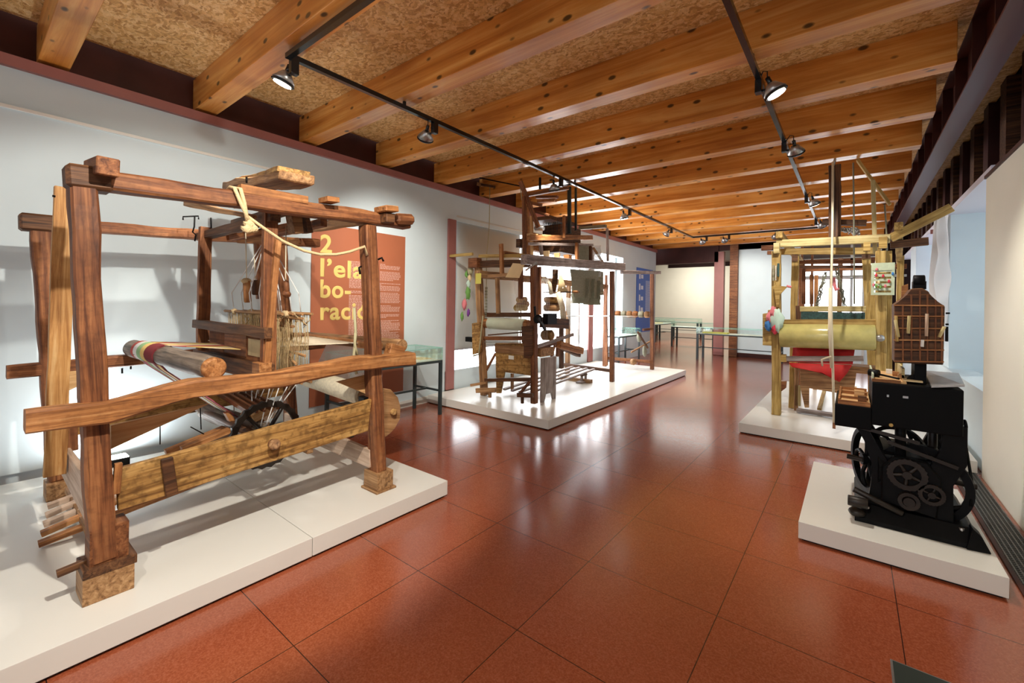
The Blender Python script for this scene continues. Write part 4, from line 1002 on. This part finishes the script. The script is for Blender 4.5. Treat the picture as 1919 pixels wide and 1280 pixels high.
# long weight cord and weights at the left
strings(B, 'weight_cord', [[(-5.089,5.800,3.715), (-4.912,5.600,2.956), (-4.784,5.400,2.381), (-4.692,5.300,1.672)], [(-4.258,5.600,3.495), (-4.222,5.600,3.274)]], .008, 'rope_old')
bm = bmesh.new()
for k in range(11): addbox(bm, V((-4.720,5.300,1.323))+V((0, 0, k*.05)), V((-4.720,5.300,1.323))+V((.03, .03, k*.05+.04)))
centred('weight_chain', bm, 'cards_grey', B)
for (p_, m_, s_, l_) in (((-4.918,5.150,2.138), 'rope_old', .05, 'olive yarn sample, topmost of those hanging beside the left post of the tall middle loom'),
        ((-5.001,5.150,2.071), 'yarn_green', .03, 'small green yarn sample just below the olive one beside the tall middle loom'),
        ((-4.927,5.150,2.016), 'card_beige', .035, 'beige yarn sample hanging beside the left post of the tall middle loom'),
        ((-4.949,5.150,1.921), 'yarn_mint', .04, 'mint yarn sample hanging between the beige and the green one at the middle loom'),
        ((-4.958,5.150,1.772), 'yarn_green', .05, 'large green yarn sample hanging above the pink one at the middle loom'),
        ((-5.027,5.150,1.579), 'yarn_pink', .045, 'pink yarn sample hanging beside the left post of the tall middle loom'),
        ((-4.939,5.150,1.441), 'yarn_purple', .03, 'purple yarn sample hanging right below the pink one at the middle loom'),
        ((-5.083,5.150,1.366), 'yarn_green', .035, 'green yarn sample, lowest of those hanging beside the tall middle loom')):
    tag(blob(None, 'yarn_sample', p_, (s_*.9, s_*.6, s_*1.8), m_, lump=.8), l_, 'yarn', 'yarn samples at the middle loom')
strings(B, 'sample_string', [[(-4.883,5.150,2.189), (-4.937,5.150,1.929), (-4.992,5.150,1.667), (-5.071,5.150,1.384)]], .006, 'string')
box(B, 'paper_tag', (-4.673,5.020,1.902), (-4.557,5.025,2.066), 'paper_yellow')
# bench
bn = thing('loom_bench', 'worn wooden bench board with paper slip standing under the middle loom', 'bench', (-4.141,5.350,0.220))
plate(bn, 'front_board', [(-4.527,5.350,0.959), (-3.770,5.350,1.011), (-3.760,5.350,0.514), (-4.329,5.350,0.516), (-4.399,5.350,0.168), (-4.488,5.350,0.155)], (0, .03, 0), 'old_ochre', bev=.003)
box(bn, 'seat', (-4.521,5.330,0.943), (-3.62, 5.70, .815), 'old_tan', bev=.004)
plate(bn, 'end_board', [(-3.66, 5.38, .129), (-3.66, 5.38, .79), (-3.66, 5.78, .79), (-3.66, 5.78, .129), (-3.66, 5.70, .129), (-3.66, 5.66, .24), (-3.66, 5.50, .24), (-3.66, 5.46, .129)], (.03, 0, 0), 'old_grey', bev=.002)
bar(bn, 'leg', (-4.357,5.600,0.170), (-4.363,5.600,0.457), .04, .04, 'old_tan')
box(bn, 'paper_slip', (-4.243,5.345,0.727), (-4.141,5.349,0.786), 'paper')
# spindle stand on the plinth
st = thing('spindle_stand', 'small grey stand with a short turned post on the middle plinth', 'stand', (-4.000,7.759,0.182))
box(st, 'foot', (-4.06, 7.15, .129), (-3.94, 7.55, .16), 'old_grey', bev=.004)
bar(st, 'upright', (-4.0, 7.27, .16), (-4.0, 7.27, .30), .04, .04, 'old_grey'); bar(st, 'upright', (-4.0, 7.42, .16), (-4.0, 7.42, .30), .04, .04, 'old_grey')
cyl(st, 'spindle', (-4.0, 7.24, .27), (-4.0, 7.45, .27), .025, 'old_dark')

# ================================================================== LOOM 3 : yellowish loom, right
D = thing('ribbon_loom', 'tall yellowish wooden loom with glossy roller and red cloth, far right', 'loom', (-.3, 8.0, .129))
bar(D, 'post', (-0.806,6.920,0.130), (-0.837,6.920,2.382), .105, .10, 'old_yellow', o='y', hew=.006)
bar(D, 'post', (0.287,6.920,0.434), (0.265,6.920,2.313), .10, .10, 'old_yellow', o='y', hew=.006)
bar(D, 'post', (0.359,6.980,0.823), (0.341,6.980,2.315), .06, .08, 'old_yellow', o='y', hew=.004)
bar(D, 'inner_post', (-0.677,7.600,0.100), (-0.669,7.600,2.443), .09, .10, 'old_yellow', hew=.006)
bar(D, 'inner_post', (0.232,7.600,0.450), (0.129,7.600,2.502), .09, .10, 'old_yellow', hew=.006)
bar(D, 'post', (-.75, 9.7, .129), (-.75, 9.7, 2.5), .09, .09, 'old_red', hew=.004)
bar(D, 'post', (-.52, 9.6, .129), (-.52, 9.6, 2.2), .06, .06, 'old_orange', hew=.004)
bar(D, 'post', (.62, 9.7, .129), (.62, 9.7, 2.5), .09, .09, 'old_yellow', hew=.004)
bar(D, 'post', (-.18, 9.7, .129), (-.18, 9.7, 2.5), .07, .07, 'old_dark', hew=.004)
bar(D, 'top_beam', (-0.841,7.000,2.487), (0.350,7.000,2.466), .09, .10, 'yellow_light', hew=.004)
bar(D, 'top_beam', (-0.940,7.550,2.439), (0.284,7.550,2.378), .08, .09, 'old_yellow', hew=.004)
bar(D, 'rear_beam', (-.8, 9.7, 2.32), (.7, 9.7, 2.32), .08, .08, 'old_red', hew=.003)
bar(D, 'rear_beam', (-.8, 9.7, 2.17), (.7, 9.7, 2.17), .06, .04, 'bare_steel')
bar(D, 'side_beam', (-.80, 6.9, 2.60), (-.76, 9.9, 2.44), .08, .09, 'old_yellow', hew=.004)
bar(D, 'side_beam', (.42, 6.9, 2.60), (.62, 9.9, 2.44), .08, .09, 'old_yellow', hew=.004)
box(D, 'beam_head', (-0.860,6.860,2.341), (-0.791,6.950,2.485), 'yellow_light', bev=.004)
bar(D, 'head_stick', (-1.023,7.000,2.440), (-0.873,7.000,2.437), .05, .07, 'old_red')
bar(D, 'head_stick', (-0.949,7.000,2.368), (-0.872,7.000,2.363), .05, .05, 'old_red')
box(D, 'dark_collar', (-0.706,7.520,2.281), (-0.634,7.660,2.408), 'old_dark'); box(D, 'dark_collar', (0.091,7.520,2.279), (0.182,7.660,2.396), 'old_dark')
box(D, 'beam_head', (0.098,6.900,2.321), (0.165,7.000,2.427), 'old_yellow'); box(D, 'beam_head', (0.244,6.900,2.345), (0.321,7.000,2.481), 'old_yellow')
# mast with lever
bar(D, 'mast', (-0.193,7.100,2.466), (-0.205,7.100,3.485), .13, .10, 'old_dark', hew=.005)
cyl(D, 'mast_pulley', (-0.219,7.050,3.524), (-0.196,7.050,3.519), .055, 'bare_steel')
box(D, 'mast_bracket', (-0.161,7.100,2.883), (-0.134,7.200,3.215), 'black_metal')
bar(D, 'mast_shelf', (-0.340,7.300,2.779), (0.132,7.300,2.723), .10, .07, 'old_dark', hew=.004)
bar(D, 'swing_lever', (0.028,7.200,3.538), (0.355,7.200,2.913), .03, .10, 'old_yellow', bev=.05)
bar(D, 'lever_post', (0.217,7.150,2.307), (0.185,7.150,3.237), .045, .04, 'yellow_light')
strings(D, 'lever_cord', [[(-0.015,7.150,3.498), (-0.001,7.150,2.838), (0.019,7.150,1.663)], [(0.302,7.150,2.910), (0.319,7.100,2.594), (0.330,7.000,2.122)]], .009, 'cards_grey')
random.seed(5)
bm = bmesh.new()
for i in range(120):
    p = V((-0.140,7.300,2.687)).lerp(V((0.062,7.300,2.668)), random.random()); f = (p.x-(-0.140,7.300,2.687)[0])/.32
    p.z -= random.random()*(.04+.12*f); p.y += random.uniform(-.03, .03)
    m_ = bmesh.ops.create_icosphere(bm, subdivisions=1, radius=.013)
    bmesh.ops.translate(bm, verts=m_['verts'], vec=p)
centred('bead_cluster', bm, 'bare_steel', D)['kind'] = 'stuff'
# pull rope in front
rr = thing('pull_rope', 'long pale rope hanging from the mast of the far right loom', 'rope', (-0.194,6.800,1.724))
tube(rr, 'rope_line', [(-0.217,6.820,3.462), (-0.212,6.820,2.670), (-0.205,6.550,1.849), (-0.197,6.480,1.461), (-0.172,6.420,0.830), (-0.154,6.380,0.252)], .013, 'string')
tube(rr, 'rope_end', [(-0.215,6.540,1.849), (-0.211,6.460,1.333), (-0.183,6.410,0.893)], .018, 'string')
tube(rr, 'loose_end', [(-0.190,6.410,1.032), (-0.241,6.410,1.008), (-0.282,6.410,0.985), (-0.276,6.410,0.909)], .010, 'string')
box(rr, 'wooden_toggle', (-0.168,6.360,0.190), (-0.139,6.390,0.258), 'old_red')
# long yellow boards reaching to the right wall
bar(D, 'outrigger', (0.350,7.000,2.466), (0.877,7.000,2.778), .06, .10, 'old_yellow', bev=.03)
bar(D, 'outrigger', (0.382,7.600,2.455), (0.750,7.600,2.476), .06, .10, 'old_dark')
# batten, reed, roller
bar(D, 'breast_rail', (-0.818,6.980,1.400), (0.322,6.980,1.444), .07, .075, 'old_yellow', hew=.003)
cyl(D, 'cloth_roller', (-0.780,7.000,1.224), (0.230,7.000,1.255), .165, 'roll_varnish', seg=40, bev=.05)
bar(D, 'batten_cap', (-0.602,7.400,1.588), (0.147,7.400,1.603), .06, .075, 'yellow_light', hew=.003)
bm = bmesh.new(); a_ = V((-0.574,7.400,1.414)); b_ = V((0.133,7.400,1.440))
for i in range(110):
    x = a_.x+(b_.x-a_.x)*i/110; addbox(bm, (x, 7.38, a_.z), (x+.006, 7.40, a_.z+.14))
centred('reed', bm, 'reed_dark', D)
box(D, 'reed_backing', (-0.576,7.420,1.421), (0.132,7.430,1.539), 'reed_dark')
bar(D, 'batten_sword', (0.201,7.300,1.390), (0.196,7.300,1.818), .15, .04, 'old_yellow', t=(.6, 1))
bar(D, 'batten_sword', (-0.604,7.380,1.391), (-0.613,7.380,1.634), .05, .05, 'old_dark')
bar(D, 'lower_rail', (-0.726,7.000,0.905), (0.116,7.000,0.981), .06, .065, 'old_grey', hew=.003)
bar(D, 'low_cross', (-.60, 7.3, .165), (-.1, 7.3, .165), .08, .05, 'old_grey')
bar(D, 'rail_block', (-0.776,7.000,0.908), (-0.701,7.000,0.914), .10, .10, 'old_yellow')
plate(D, 'brace_block', [(-0.784,7.000,0.583), (-0.697,7.000,0.594), (-0.702,7.000,0.505), (-0.776,7.000,0.429)], (0, .05, 0), 'old_red')
plate(D, 'side_bracket', [(-0.979,6.880,1.514), (-0.915,6.880,1.523), (-0.916,6.880,1.567), (-0.872,6.880,1.575), (-0.865,6.880,1.078), (-0.973,6.880,1.078)], (0, .05, 0), 'old_yellow', bev=.004)
plate(D, 'head_bracket', [(-0.849,6.870,1.889), (-0.768,6.870,1.896), (-0.695,6.870,1.887), (-0.779,6.870,1.773), (-0.783,6.870,1.613), (-0.814,6.870,1.613)], (0, .04, 0), 'old_yellow')
box(D, 'paper_slip', (-0.868,6.860,1.969), (-0.841,6.875,2.181), 'grey_green'); box(D, 'paper_slip', (-0.830,6.860,1.976), (-0.822,6.870,2.172), 'paper')
box(D, 'dark_cloth_tie', (-0.812,6.860,2.026), (-0.788,6.900,2.203), 'reed_dark')
blob(D, 'roller_fitting', (0.265,6.860,1.252), (.045, .03, .04), 'bare_steel')
strings(D, 'harness_chain', [[V((-0.317,8.000,2.144)).lerp(V((-0.428,8.000,1.624)), f/10)+V((random.uniform(-.03, .03), 0, 0)) for f in range(11)] for _ in range(5)]+[[V((-0.190,8.000,2.219)).lerp(V((-0.089,8.000,1.630)), f/10)+V((random.uniform(-.03, .03), 0, 0)) for f in range(11)] for _ in range(5)], .007, 'cards_grey')
tube(D, 'pink_yarn', [(-0.215,7.600,2.039), (-0.202,7.600,1.926), (-0.183,7.600,1.859), (-0.153,7.600,1.888)], .02, 'yarn_pink')
tube(D, 'pink_yarn', [(-0.714,7.000,1.900), (-0.658,7.000,1.885)], .015, 'yarn_pink')
bar(D, 'harness_bar', (-0.645,7.900,2.295), (0.241,7.900,2.269), .05, .05, 'old_red'); bar(D, 'harness_bar', (-0.654,8.200,2.253), (0.131,8.200,2.221), .04, .04, 'old_dark')
bar(D, 'harness_frame', (-0.605,8.200,1.664), (-0.612,8.200,2.209), .05, .05, 'old_red'); bar(D, 'harness_frame', (-0.501,8.200,1.665), (-0.507,8.200,2.122), .05, .05, 'old_orange')
# red cloth
cloth(D, 'red_cloth', [((-0.635,7.120,1.138), (0.041,7.120,1.162)), ((-0.645,7.120,0.946), (0.021,7.120,0.989)), ((-0.674,6.980,0.868), (0.012,6.980,0.899))], 'cloth_red', .004)
cloth(D, 'red_cloth_fold', [((-0.669,6.940,0.858), (0.006,6.940,0.896)), ((-0.630,6.920,0.806), (-0.040,6.920,0.793)), ((-0.302,6.900,0.766), (-0.119,6.900,0.671))], 'cloth_red', .004)
# yarn bundles at left post
for (p_, m_, s_, lab) in (((-0.847,6.840,1.532),'yarn_pink',.05,'pink yarn hank at the top of the bundle on the far right loom'), ((-0.890,6.840,1.466),'yarn_pink',.045,'small pink tassel at the left of the bundle on the far right loom'), ((-0.808,6.840,1.432),'yarn_mint',.10,'pale mint yarn hank in the bundle on the far right loom'), ((-0.901,6.840,1.356),'yarn_blue',.05,'blue yarn hank at the lower left of the bundle on the far right loom'), ((-0.825,6.840,1.308),'yarn_red',.045,'red yarn hank hanging lowest on the far right loom')):
    tag(blob(None, 'yarn_hank', p_, (s_*.7, .05, s_*1.5), m_, lump=.6, seg=18), lab, 'yarn', 'yarn bundle on the far right loom')
# punched cards on the right
bm = bmesh.new()
p0 = V((0.183,6.800,1.771)); p1 = V((0.377,6.800,2.155))
n = 7
for i in range(n):
    z = p0.z+(p1.z-p0.z)*i/n; addbox(bm, (p0.x, 6.79, z), (p1.x, 6.80, z+(p1.z-p0.z)/n*.55))
addbox(bm, (p0.x-.01, 6.785, p0.z), (p0.x+.02, 6.81, p1.z)); addbox(bm, (p1.x-.02, 6.785, p0.z), (p1.x+.01, 6.81, p1.z)); addbox(bm, (p0.x, 6.78, p1.z-.09), (p1.x, 6.815, p1.z))
centred('card_rack', bm, 'card_green', D)
for (p_, m_) in (((0.223,6.770,2.077),'yarn_pink'), ((0.219,6.770,2.007),'yarn_red'), ((0.282,6.770,1.998),'yarn_red'), ((0.335,6.770,1.934),'yarn_red'), ((0.196,6.770,1.892),'yarn_pink'), ((0.303,6.770,1.878),'yarn_pink'), ((0.244,6.770,1.923),'card_beige'), ((0.259,6.770,1.866),'yarn_green'), ((0.220,6.770,1.879),'yarn_green'), ((0.368,6.770,2.021),'yarn_blue')):
    blob(D, 'card_knot', p_, (.012, .012, .022), m_, seg=8)
# bench
bk = thing('loom_bench', 'brown wooden bench standing half under the red cloth of the right loom', 'bench', (-0.433,7.300,0.217))
plate(bk, 'front_board', [(-0.559,7.150,0.789), (0.056,7.150,0.838), (0.027,7.150,0.504), (-0.127,7.150,0.490), (-0.452,7.150,0.517), (-0.448,7.150,0.249), (-0.496,7.150,0.241), (-0.549,7.150,0.504)], (0, .03, 0), 'old_tan', bev=.003)
box(bk, 'seat', (-0.570,7.140,0.774), (.30, 7.5, .86), 'old_tan', bev=.004)
bar(bk, 'leg', (-0.600,7.450,0.202), (-0.604,7.450,0.492), .07, .05, 'yellow_light')
bar(bk, 'leg', (.2, 7.3, .129), (.2, 7.3, .80), .06, .05, 'old_tan')
bar(bk, 'leg', (-.62, 7.45, .129), (-.62, 7.45, .80), .05, .05, 'old_tan')
for k in range(3): bar(D, 'treadle', (-.35+k*.2, 7.5, .18), (-.35+k*.2, 9.5, .26), .05, .03, 'old_yellow')

# ================================================================== black iron card punching machine
K = thing('punching_machine', 'black cast iron punching machine with wooden cabinet head on the small plinth', 'machine', (.33, 4.2, .129))
y0 = 3.9
# base
bm = bmesh.new()
lo_ = [(.03, 3.86), (.65, 3.86), (.65, 4.75), (.03, 4.75)]; hi_ = [(.09, 3.93), (.60, 3.93), (.60, 4.7), (.09, 4.7)]
a_ = [bm.verts.new((x, y, .131)) for x, y in lo_]; b_ = [bm.verts.new((x, y, .16)) for x, y in lo_]; c_ = [bm.verts.new((x, y, .24)) for x, y in hi_]
bm.faces.new(a_[::-1]); bm.faces.new(c_)
for r0, r1 in ((a_, b_), (b_, c_)):
    for i in range(4): bm.faces.new((r0[i], r0[(i+1) % 4], r1[(i+1) % 4], r1[i]))
centred('base_casting', bm, 'black_metal', K)
# table castings
TB = (-0.094,3.900,0.760); 
box(K, 'left_bed', (-0.091,3.900,0.761), ((0.114,3.900,0.928)[0], 4.55, (0.016,3.900,0.920)[2]), 'black_paint', bev=.008)
box(K, 'main_bed', (0.113,3.900,0.802), ((0.558,3.900,0.905)[0], 4.55, (0.293,3.900,1.098)[2]), 'black_paint', bev=.008)
# side frames: curved legs
def leg(ya, pts):
    plate(K, 'side_frame', [(x, ya, z) for (x, z) in pts], (0, .05, 0), 'black_metal', bev=.004)
zb = (0.296,3.900,0.836)[2]
for ya in (3.95, 4.5):
    leg(ya, [(-.02, zb+.02), (.04, zb+.02), (.15, zb-.18), (.21, .55), (.19, .23), (.10, .23), (.13, .50), (.08, zb-.16)])
    leg(ya, [(.47, zb+.02), (.585, zb+.02), (.585, zb-.22), (.52, zb-.36), (.53, .23), (.42, .23), (.43, .50), (.40, zb-.30), (.47, zb-.14)])
box(K, 'gear_box', (.16, 3.98, .22), (.48, 4.5, .60), 'black_metal', bev=.02)
plate(K, 'gear_cover', [(.17, 3.93, .28), (.45, 3.93, .24), (.47, 3.93, .50), (.40, 3.93, .60), (.24, 3.93, .61), (.17, 3.93, .52)], (0, .05, 0), 'black_metal', bev=.01)
wheel(K, 'gear', (.30, 3.92, .50), (0, 1, 0), .10, .03, 'iron', spokes=5, hub=.025, wid=.03, teeth=1)
wheel(K, 'gear', (.31, 3.91, .33), (0, 1, 0), .055, .02, 'iron', spokes=0, hub=.03, wid=.04, teeth=1)
wheel(K, 'gear', (.42, 3.92, .40), (0, 1, 0), .065, .02, 'iron', spokes=4, hub=.02, wid=.03, teeth=1)
wheel(K, 'flywheel', (.10, 4.16, .49), (1, .35, 0), .235, .035, 'black_metal', spokes=5, hub=.04, wid=.04, curved=1)
wheel(K, 'flywheel', (.375, 4.06, .42), (.12, .99, 0), .262, .045, 'black_metal', spokes=4, hub=.05, wid=.045, curved=1)
wheel(K, 'pulley_wheel', (.27, 4.3, .57), (.35, 1, 0), .17, .028, 'black_metal', spokes=4, hub=.04, wid=.04, curved=1)
cyl(K, 'drive_shaft', (-.02, 4.15, .49), (.66, 4.15, .44), .018, 'iron')
tube(K, 'crank_rod', [(.60, 4.1, .70), (.62, 4.05, .50), (.61, 4.0, .35)], .008, 'black_metal')
bar(K, 'treadle_rod', (.0, 3.92, .78), (.36, 3.92, .72), .02, .022, 'iron')
bar(K, 'link_rod', (.20, 3.92, .70), (.54, 3.92, .60), .02, .022, 'iron')
cyl(K, 'plunger', (.27, 4.0, .60), (.27, 4.0, .86), .030, 'black_metal', seg=16)
cyl(K, 'plunger', (.44, 4.1, .58), (.44, 4.1, .88), .025, 'iron', seg=16)
blob(K, 'counterweight', (.50, 4.05, .73), (.03, .03, .05), 'black_metal')
cyl(K, 'brass_bush', (.215, 3.89, .82), (.215, 3.95, .82), .012, 'brass', seg=12)
cyl(K, 'treadle_bar', (.02, 3.88, .34), (.28, 3.90, .24), .02, 'iron')
cyl(K, 'pedal_boss', (-.01, 3.84, .27), (.10, 3.84, .27), .035, 'iron')
blob(K, 'foot_pad', (.04, 3.87, .19), (.05, .05, .03), 'iron')
for x in (.10, .56): cyl(K, 'base_bolt', (x, 3.92, .20), (x, 3.92, .23), .014, 'bare_steel', seg=8)
plate(K, 'base_toe', [(.57, 3.84, .131), (.68, 3.86, .131), (.64, 3.86, .22), (.60, 3.86, .26)], (0, .10, 0), 'black_metal', bev=.004)
box(K, 'maker_plate', (0.272,3.893,1.011), (0.299,3.899,1.025), 'bare_steel'); box(K, 'rivet', (0.191,3.893,1.007), (0.202,3.899,1.022), 'bare_steel')
cyl(K, 'side_knob', (0.573,4.000,0.870), (0.587,4.000,0.872), .03, 'black_metal', seg=14)
# right hand metal shelf
zs = (0.536,3.860,1.122)[2]
plate(K, 'metal_shelf', [(0.404,3.860,1.101), (0.555,3.860,1.127), (.63, 4.6, zs), (.44, 4.6, zs)], (0, 0, .014), 'bare_steel', bev=.002)
# left tray and upper tray
zl = (0.016,3.900,0.920)[2]; zm = (0.293,3.900,1.098)[2]
xa = (-0.074,3.900,0.913)[0]; xb = (0.109,3.900,0.927)[0]; xc = (0.324,3.900,1.102)[0]
T = box(K, 'left_tray', (xa, 3.91, zl), (xb-.003, 4.55, zl+.012), 'new_pine')
for (a1, b1) in (((xa, 3.90, zl), (xb-.003, 3.915, zl+.03)), ((xa, 3.91, zl), (xa+.012, 4.55, zl+.035)), ((xa+.012, 4.10, zl+.012), (xb-.01, 4.115, zl+.03)), ((xa+.012, 4.33, zl+.012), (xb-.01, 4.345, zl+.035)), ((xa+.012, 4.53, zl+.012), (xb-.01, 4.55, zl+.035))):
    box(T, 'tray_slat', a1, b1, 'old_orange')
box(T, 'tray_block', (xb-.07, 4.02, zl+.012), (xb-.02, 4.07, zl+.05), 'old_dark'); box(T, 'tray_block', (xb-.09, 4.2, zl+.012), (xb-.03, 4.27, zl+.06), 'new_pine')
T2 = box(K, 'upper_tray', (xb+.005, 3.95, zm), (xc-.03, 4.55, zm+.012), 'new_pine')
box(T2, 'tray_slat', (xb+.005, 3.94, zm), (xc-.06, 3.955, zm+.02), 'old_orange'); box(T2, 'tray_slat', (xb+.005, 3.95, zm+.012), (xb+.015, 4.55, zm+.05), 'card_green'); box(T2, 'tray_slat', (xc-.045, 4.1, zm+.012), (xc-.03, 4.5, zm+.09), 'yellow_light')
# neck and cabinet head
box(K, 'neck', (0.339,4.050,1.076), ((0.401,4.050,1.243)[0], 4.25, (0.369,4.050,1.255)[2]), 'black_paint', bev=.006)
plate(K, 'neck_web', [(0.277,4.060,1.074), (0.340,4.060,1.082), (0.339,4.060,1.163), (0.315,4.060,1.138)], (0, .04, 0), 'black_paint')
Q = plate(K, 'cabinet', [(0.232,3.980,1.234), (0.473,3.980,1.243), (0.476,3.980,1.627), (0.441,3.980,1.658), (0.410,3.980,1.690), (0.397,3.980,1.725), (0.365,3.980,1.747), (0.313,3.980,1.744), (0.292,3.980,1.704), (0.270,3.980,1.671), (0.227,3.980,1.638)], (0, .26, 0), 'dark_case', bev=.004)
for (a_, b_) in (((0.223,3.965,1.630), (0.469,3.965,1.630)), ((0.224,3.965,1.557), (0.470,3.965,1.561)), ((0.225,3.965,1.473), (0.471,3.965,1.481)), ((0.226,3.965,1.392), (0.472,3.965,1.404)), ((0.227,3.965,1.326), (0.473,3.965,1.342)), ((0.228,3.965,1.246), (0.473,3.965,1.265))):
    bar(Q, 'cabinet_rail', a_, b_, .014, .009, 'old_orange', bev=.02)
for k in range(6):
    xx = (1692, 1708, 1724, 1738, 1753, 1765)[k]; y1_ = (571, 552, 545, 550, 560, 572)[k]
    if k == 0: a_, b_ = (0.275,3.972,1.249), (0.270,3.972,1.635)
    if k == 1: a_, b_ = (0.318,3.972,1.254), (0.312,3.972,1.704)
    if k == 2: a_, b_ = (0.360,3.972,1.257), (0.354,3.972,1.729)
    if k == 3: a_, b_ = (0.396,3.972,1.261), (0.391,3.972,1.704)
    if k == 4: a_, b_ = (0.434,3.972,1.265), (0.430,3.972,1.668)
    if k == 5: a_, b_ = (0.464,3.972,1.260), (0.460,3.972,1.627)
    bar(Q, 'cabinet_divider', a_, b_, .009, .014, 'old_red', bev=.02)
for (a_, b_, m_) in (((0.234,3.940,1.558), (0.241,3.940,1.384), 'old_yellow'), ((0.301,3.940,1.560), (0.297,3.940,1.441), 'yellow_light'), ((0.387,3.940,1.576), (0.386,3.940,1.428), 'pale_board'), ((0.366,3.940,1.357), (0.368,3.940,1.403), 'string_white'), ((0.446,3.940,1.425), (0.470,3.940,1.495), 'yellow_light'), ((0.231,3.930,1.529), (0.248,3.930,1.414), 'yellow_light')):
    cyl(Q, 'peg', a_, b_, .009, m_, seg=8)
for (a_, b_) in (((0.488,4.050,1.581), (0.508,4.050,1.582)), ((0.488,4.050,1.507), (0.503,4.050,1.508))): cyl(Q, 'side_pin', a_, b_, .006, 'black_metal', seg=8)
box(Q, 'side_latch', (0.490,4.050,1.394), (0.502,4.080,1.492), 'black_metal')
cyl(K, 'top_drum', (0.330,4.100,1.796), (0.389,4.100,1.795), .046, 'black_paint', bev=.08)
box(K, 'top_drum_block', (0.327,4.060,1.743), (0.394,4.150,1.797), 'black_paint')
plate(K, 'rear_board', [(0.277,4.280,1.562), (0.321,4.280,1.564), (0.318,4.280,1.790), (0.284,4.280,1.775)], (0, .02, 0), 'old_orange')
# loose tools and parts on the trays
hm = thing('mallet', 'black headed mallet lying on the upper tray of the iron machine', 'mallet', (xb+.04, 4.1, zm+.03))
cyl(hm, 'head', (xb-.01, 4.12, zm+.040), (xb+.05, 4.10, zm+.040), .026, 'black_metal'); cyl(hm, 'handle', (xb+.04, 4.1, zm+.036), (xb+.15, 4.0, zm+.026), .007, 'black_metal', seg=8)
pp = box(None, 'folded_paper', (xb+.17, 4.0, zm+.0125), (xb+.27, 4.22, zm+.022), 'card_beige'); tag(pp, 'cream folded paper on the upper tray left of the black neck', 'paper')
for i, (dx, dy, m_, lab) in enumerate(((.13, 4.25, 'old_orange', 'orange wooden block at the back of the upper tray'), (.10, 4.38, 'string_white', 'small white block at the back of the upper tray'), (.15, 4.10, 'old_tan', 'brown wooden block in the middle of the upper tray'))):
    tag(box(None, 'wooden_block', (xb+dx, dy, zm+.0125), (xb+dx+.035, dy+.04, zm+.045), m_, bev=.002), lab, 'block', 'loose blocks on the machine')
# plastic sheet over the window recess
ps = thing('plastic_sheet', 'crumpled translucent plastic sheet hanging from the soffit of the right wall', 'plastic sheet', (.98, 8.3, 1.2))
bm = bmesh.new(); n, k = 26, 30; g = []
for j in range(k+1):
    v = j/k; row = []
    for i in range(n+1):
        u = i/n; z = 2.93-1.75*v
        spread = .35+.65*(v**.7)
        y = 8.15+(u*spread+(1-spread)*.1)*1.7; x = 1.0+.05*math.sin(u*14+v*3)+.035*noise.noise(V((u*6, v*5, 1)))-.03
        row.append(bm.verts.new((x, y, z)))
    g.append(row)
for j in range(k):
    for i in range(n): bm.faces.new((g[j][i], g[j][i+1], g[j+1][i+1], g[j+1][i]))
centred('sheet', bm, 'plastic_sheet', ps, smooth=True)

# ------------------------------------------------------------------ light
def area(name, loc, aim, sx, sy, power, col=(1, 1, 1), spread=180):
    l = bpy.data.lights.new(name, 'AREA'); l.shape = 'RECTANGLE'; l.size = sx; l.size_y = sy; l.energy = power; l.color = col; l.spread = math.radians(spread)
    o = bpy.data.objects.new(name, l); C.objects.link(o)
    d = (V(aim)-V(loc)).normalized(); M = d.to_track_quat('-Z', 'Y').to_matrix().to_4x4(); M.translation = V(loc); o.matrix_world = M
    return o
area('far_room_lamps', (-6, 20, 4.0), (-6, 20.5, 0), 4, 5, 300, (1, .97, .9))
area('far_room_wall_lamp', (-6.9, 23.8, 3.9), (-6.9, 26.6, 1.8), .3, .3, 65, (1, .95, .85), 140)
# world light as fill, let in by leaving out the rear wall behind the camera
w = bpy.data.worlds.new('world'); sc.world = w; w.use_nodes = True
bg = w.node_tree.nodes['Background']; bg.inputs[0].default_value = (.85, .92, 1, 1); bg.inputs[1].default_value = 1.15
sc.view_settings.view_transform = 'Standard'; sc.view_settings.look = 'None'; sc.view_settings.gamma = 1; sc.view_settings.exposure = .32
sc.view_settings.use_curve_mapping = False
area('flood_lamp_light', (-5.06, .85, .215), (-5.2, .85, 1.2), .16, .1, 15, (.95, .98, 1))
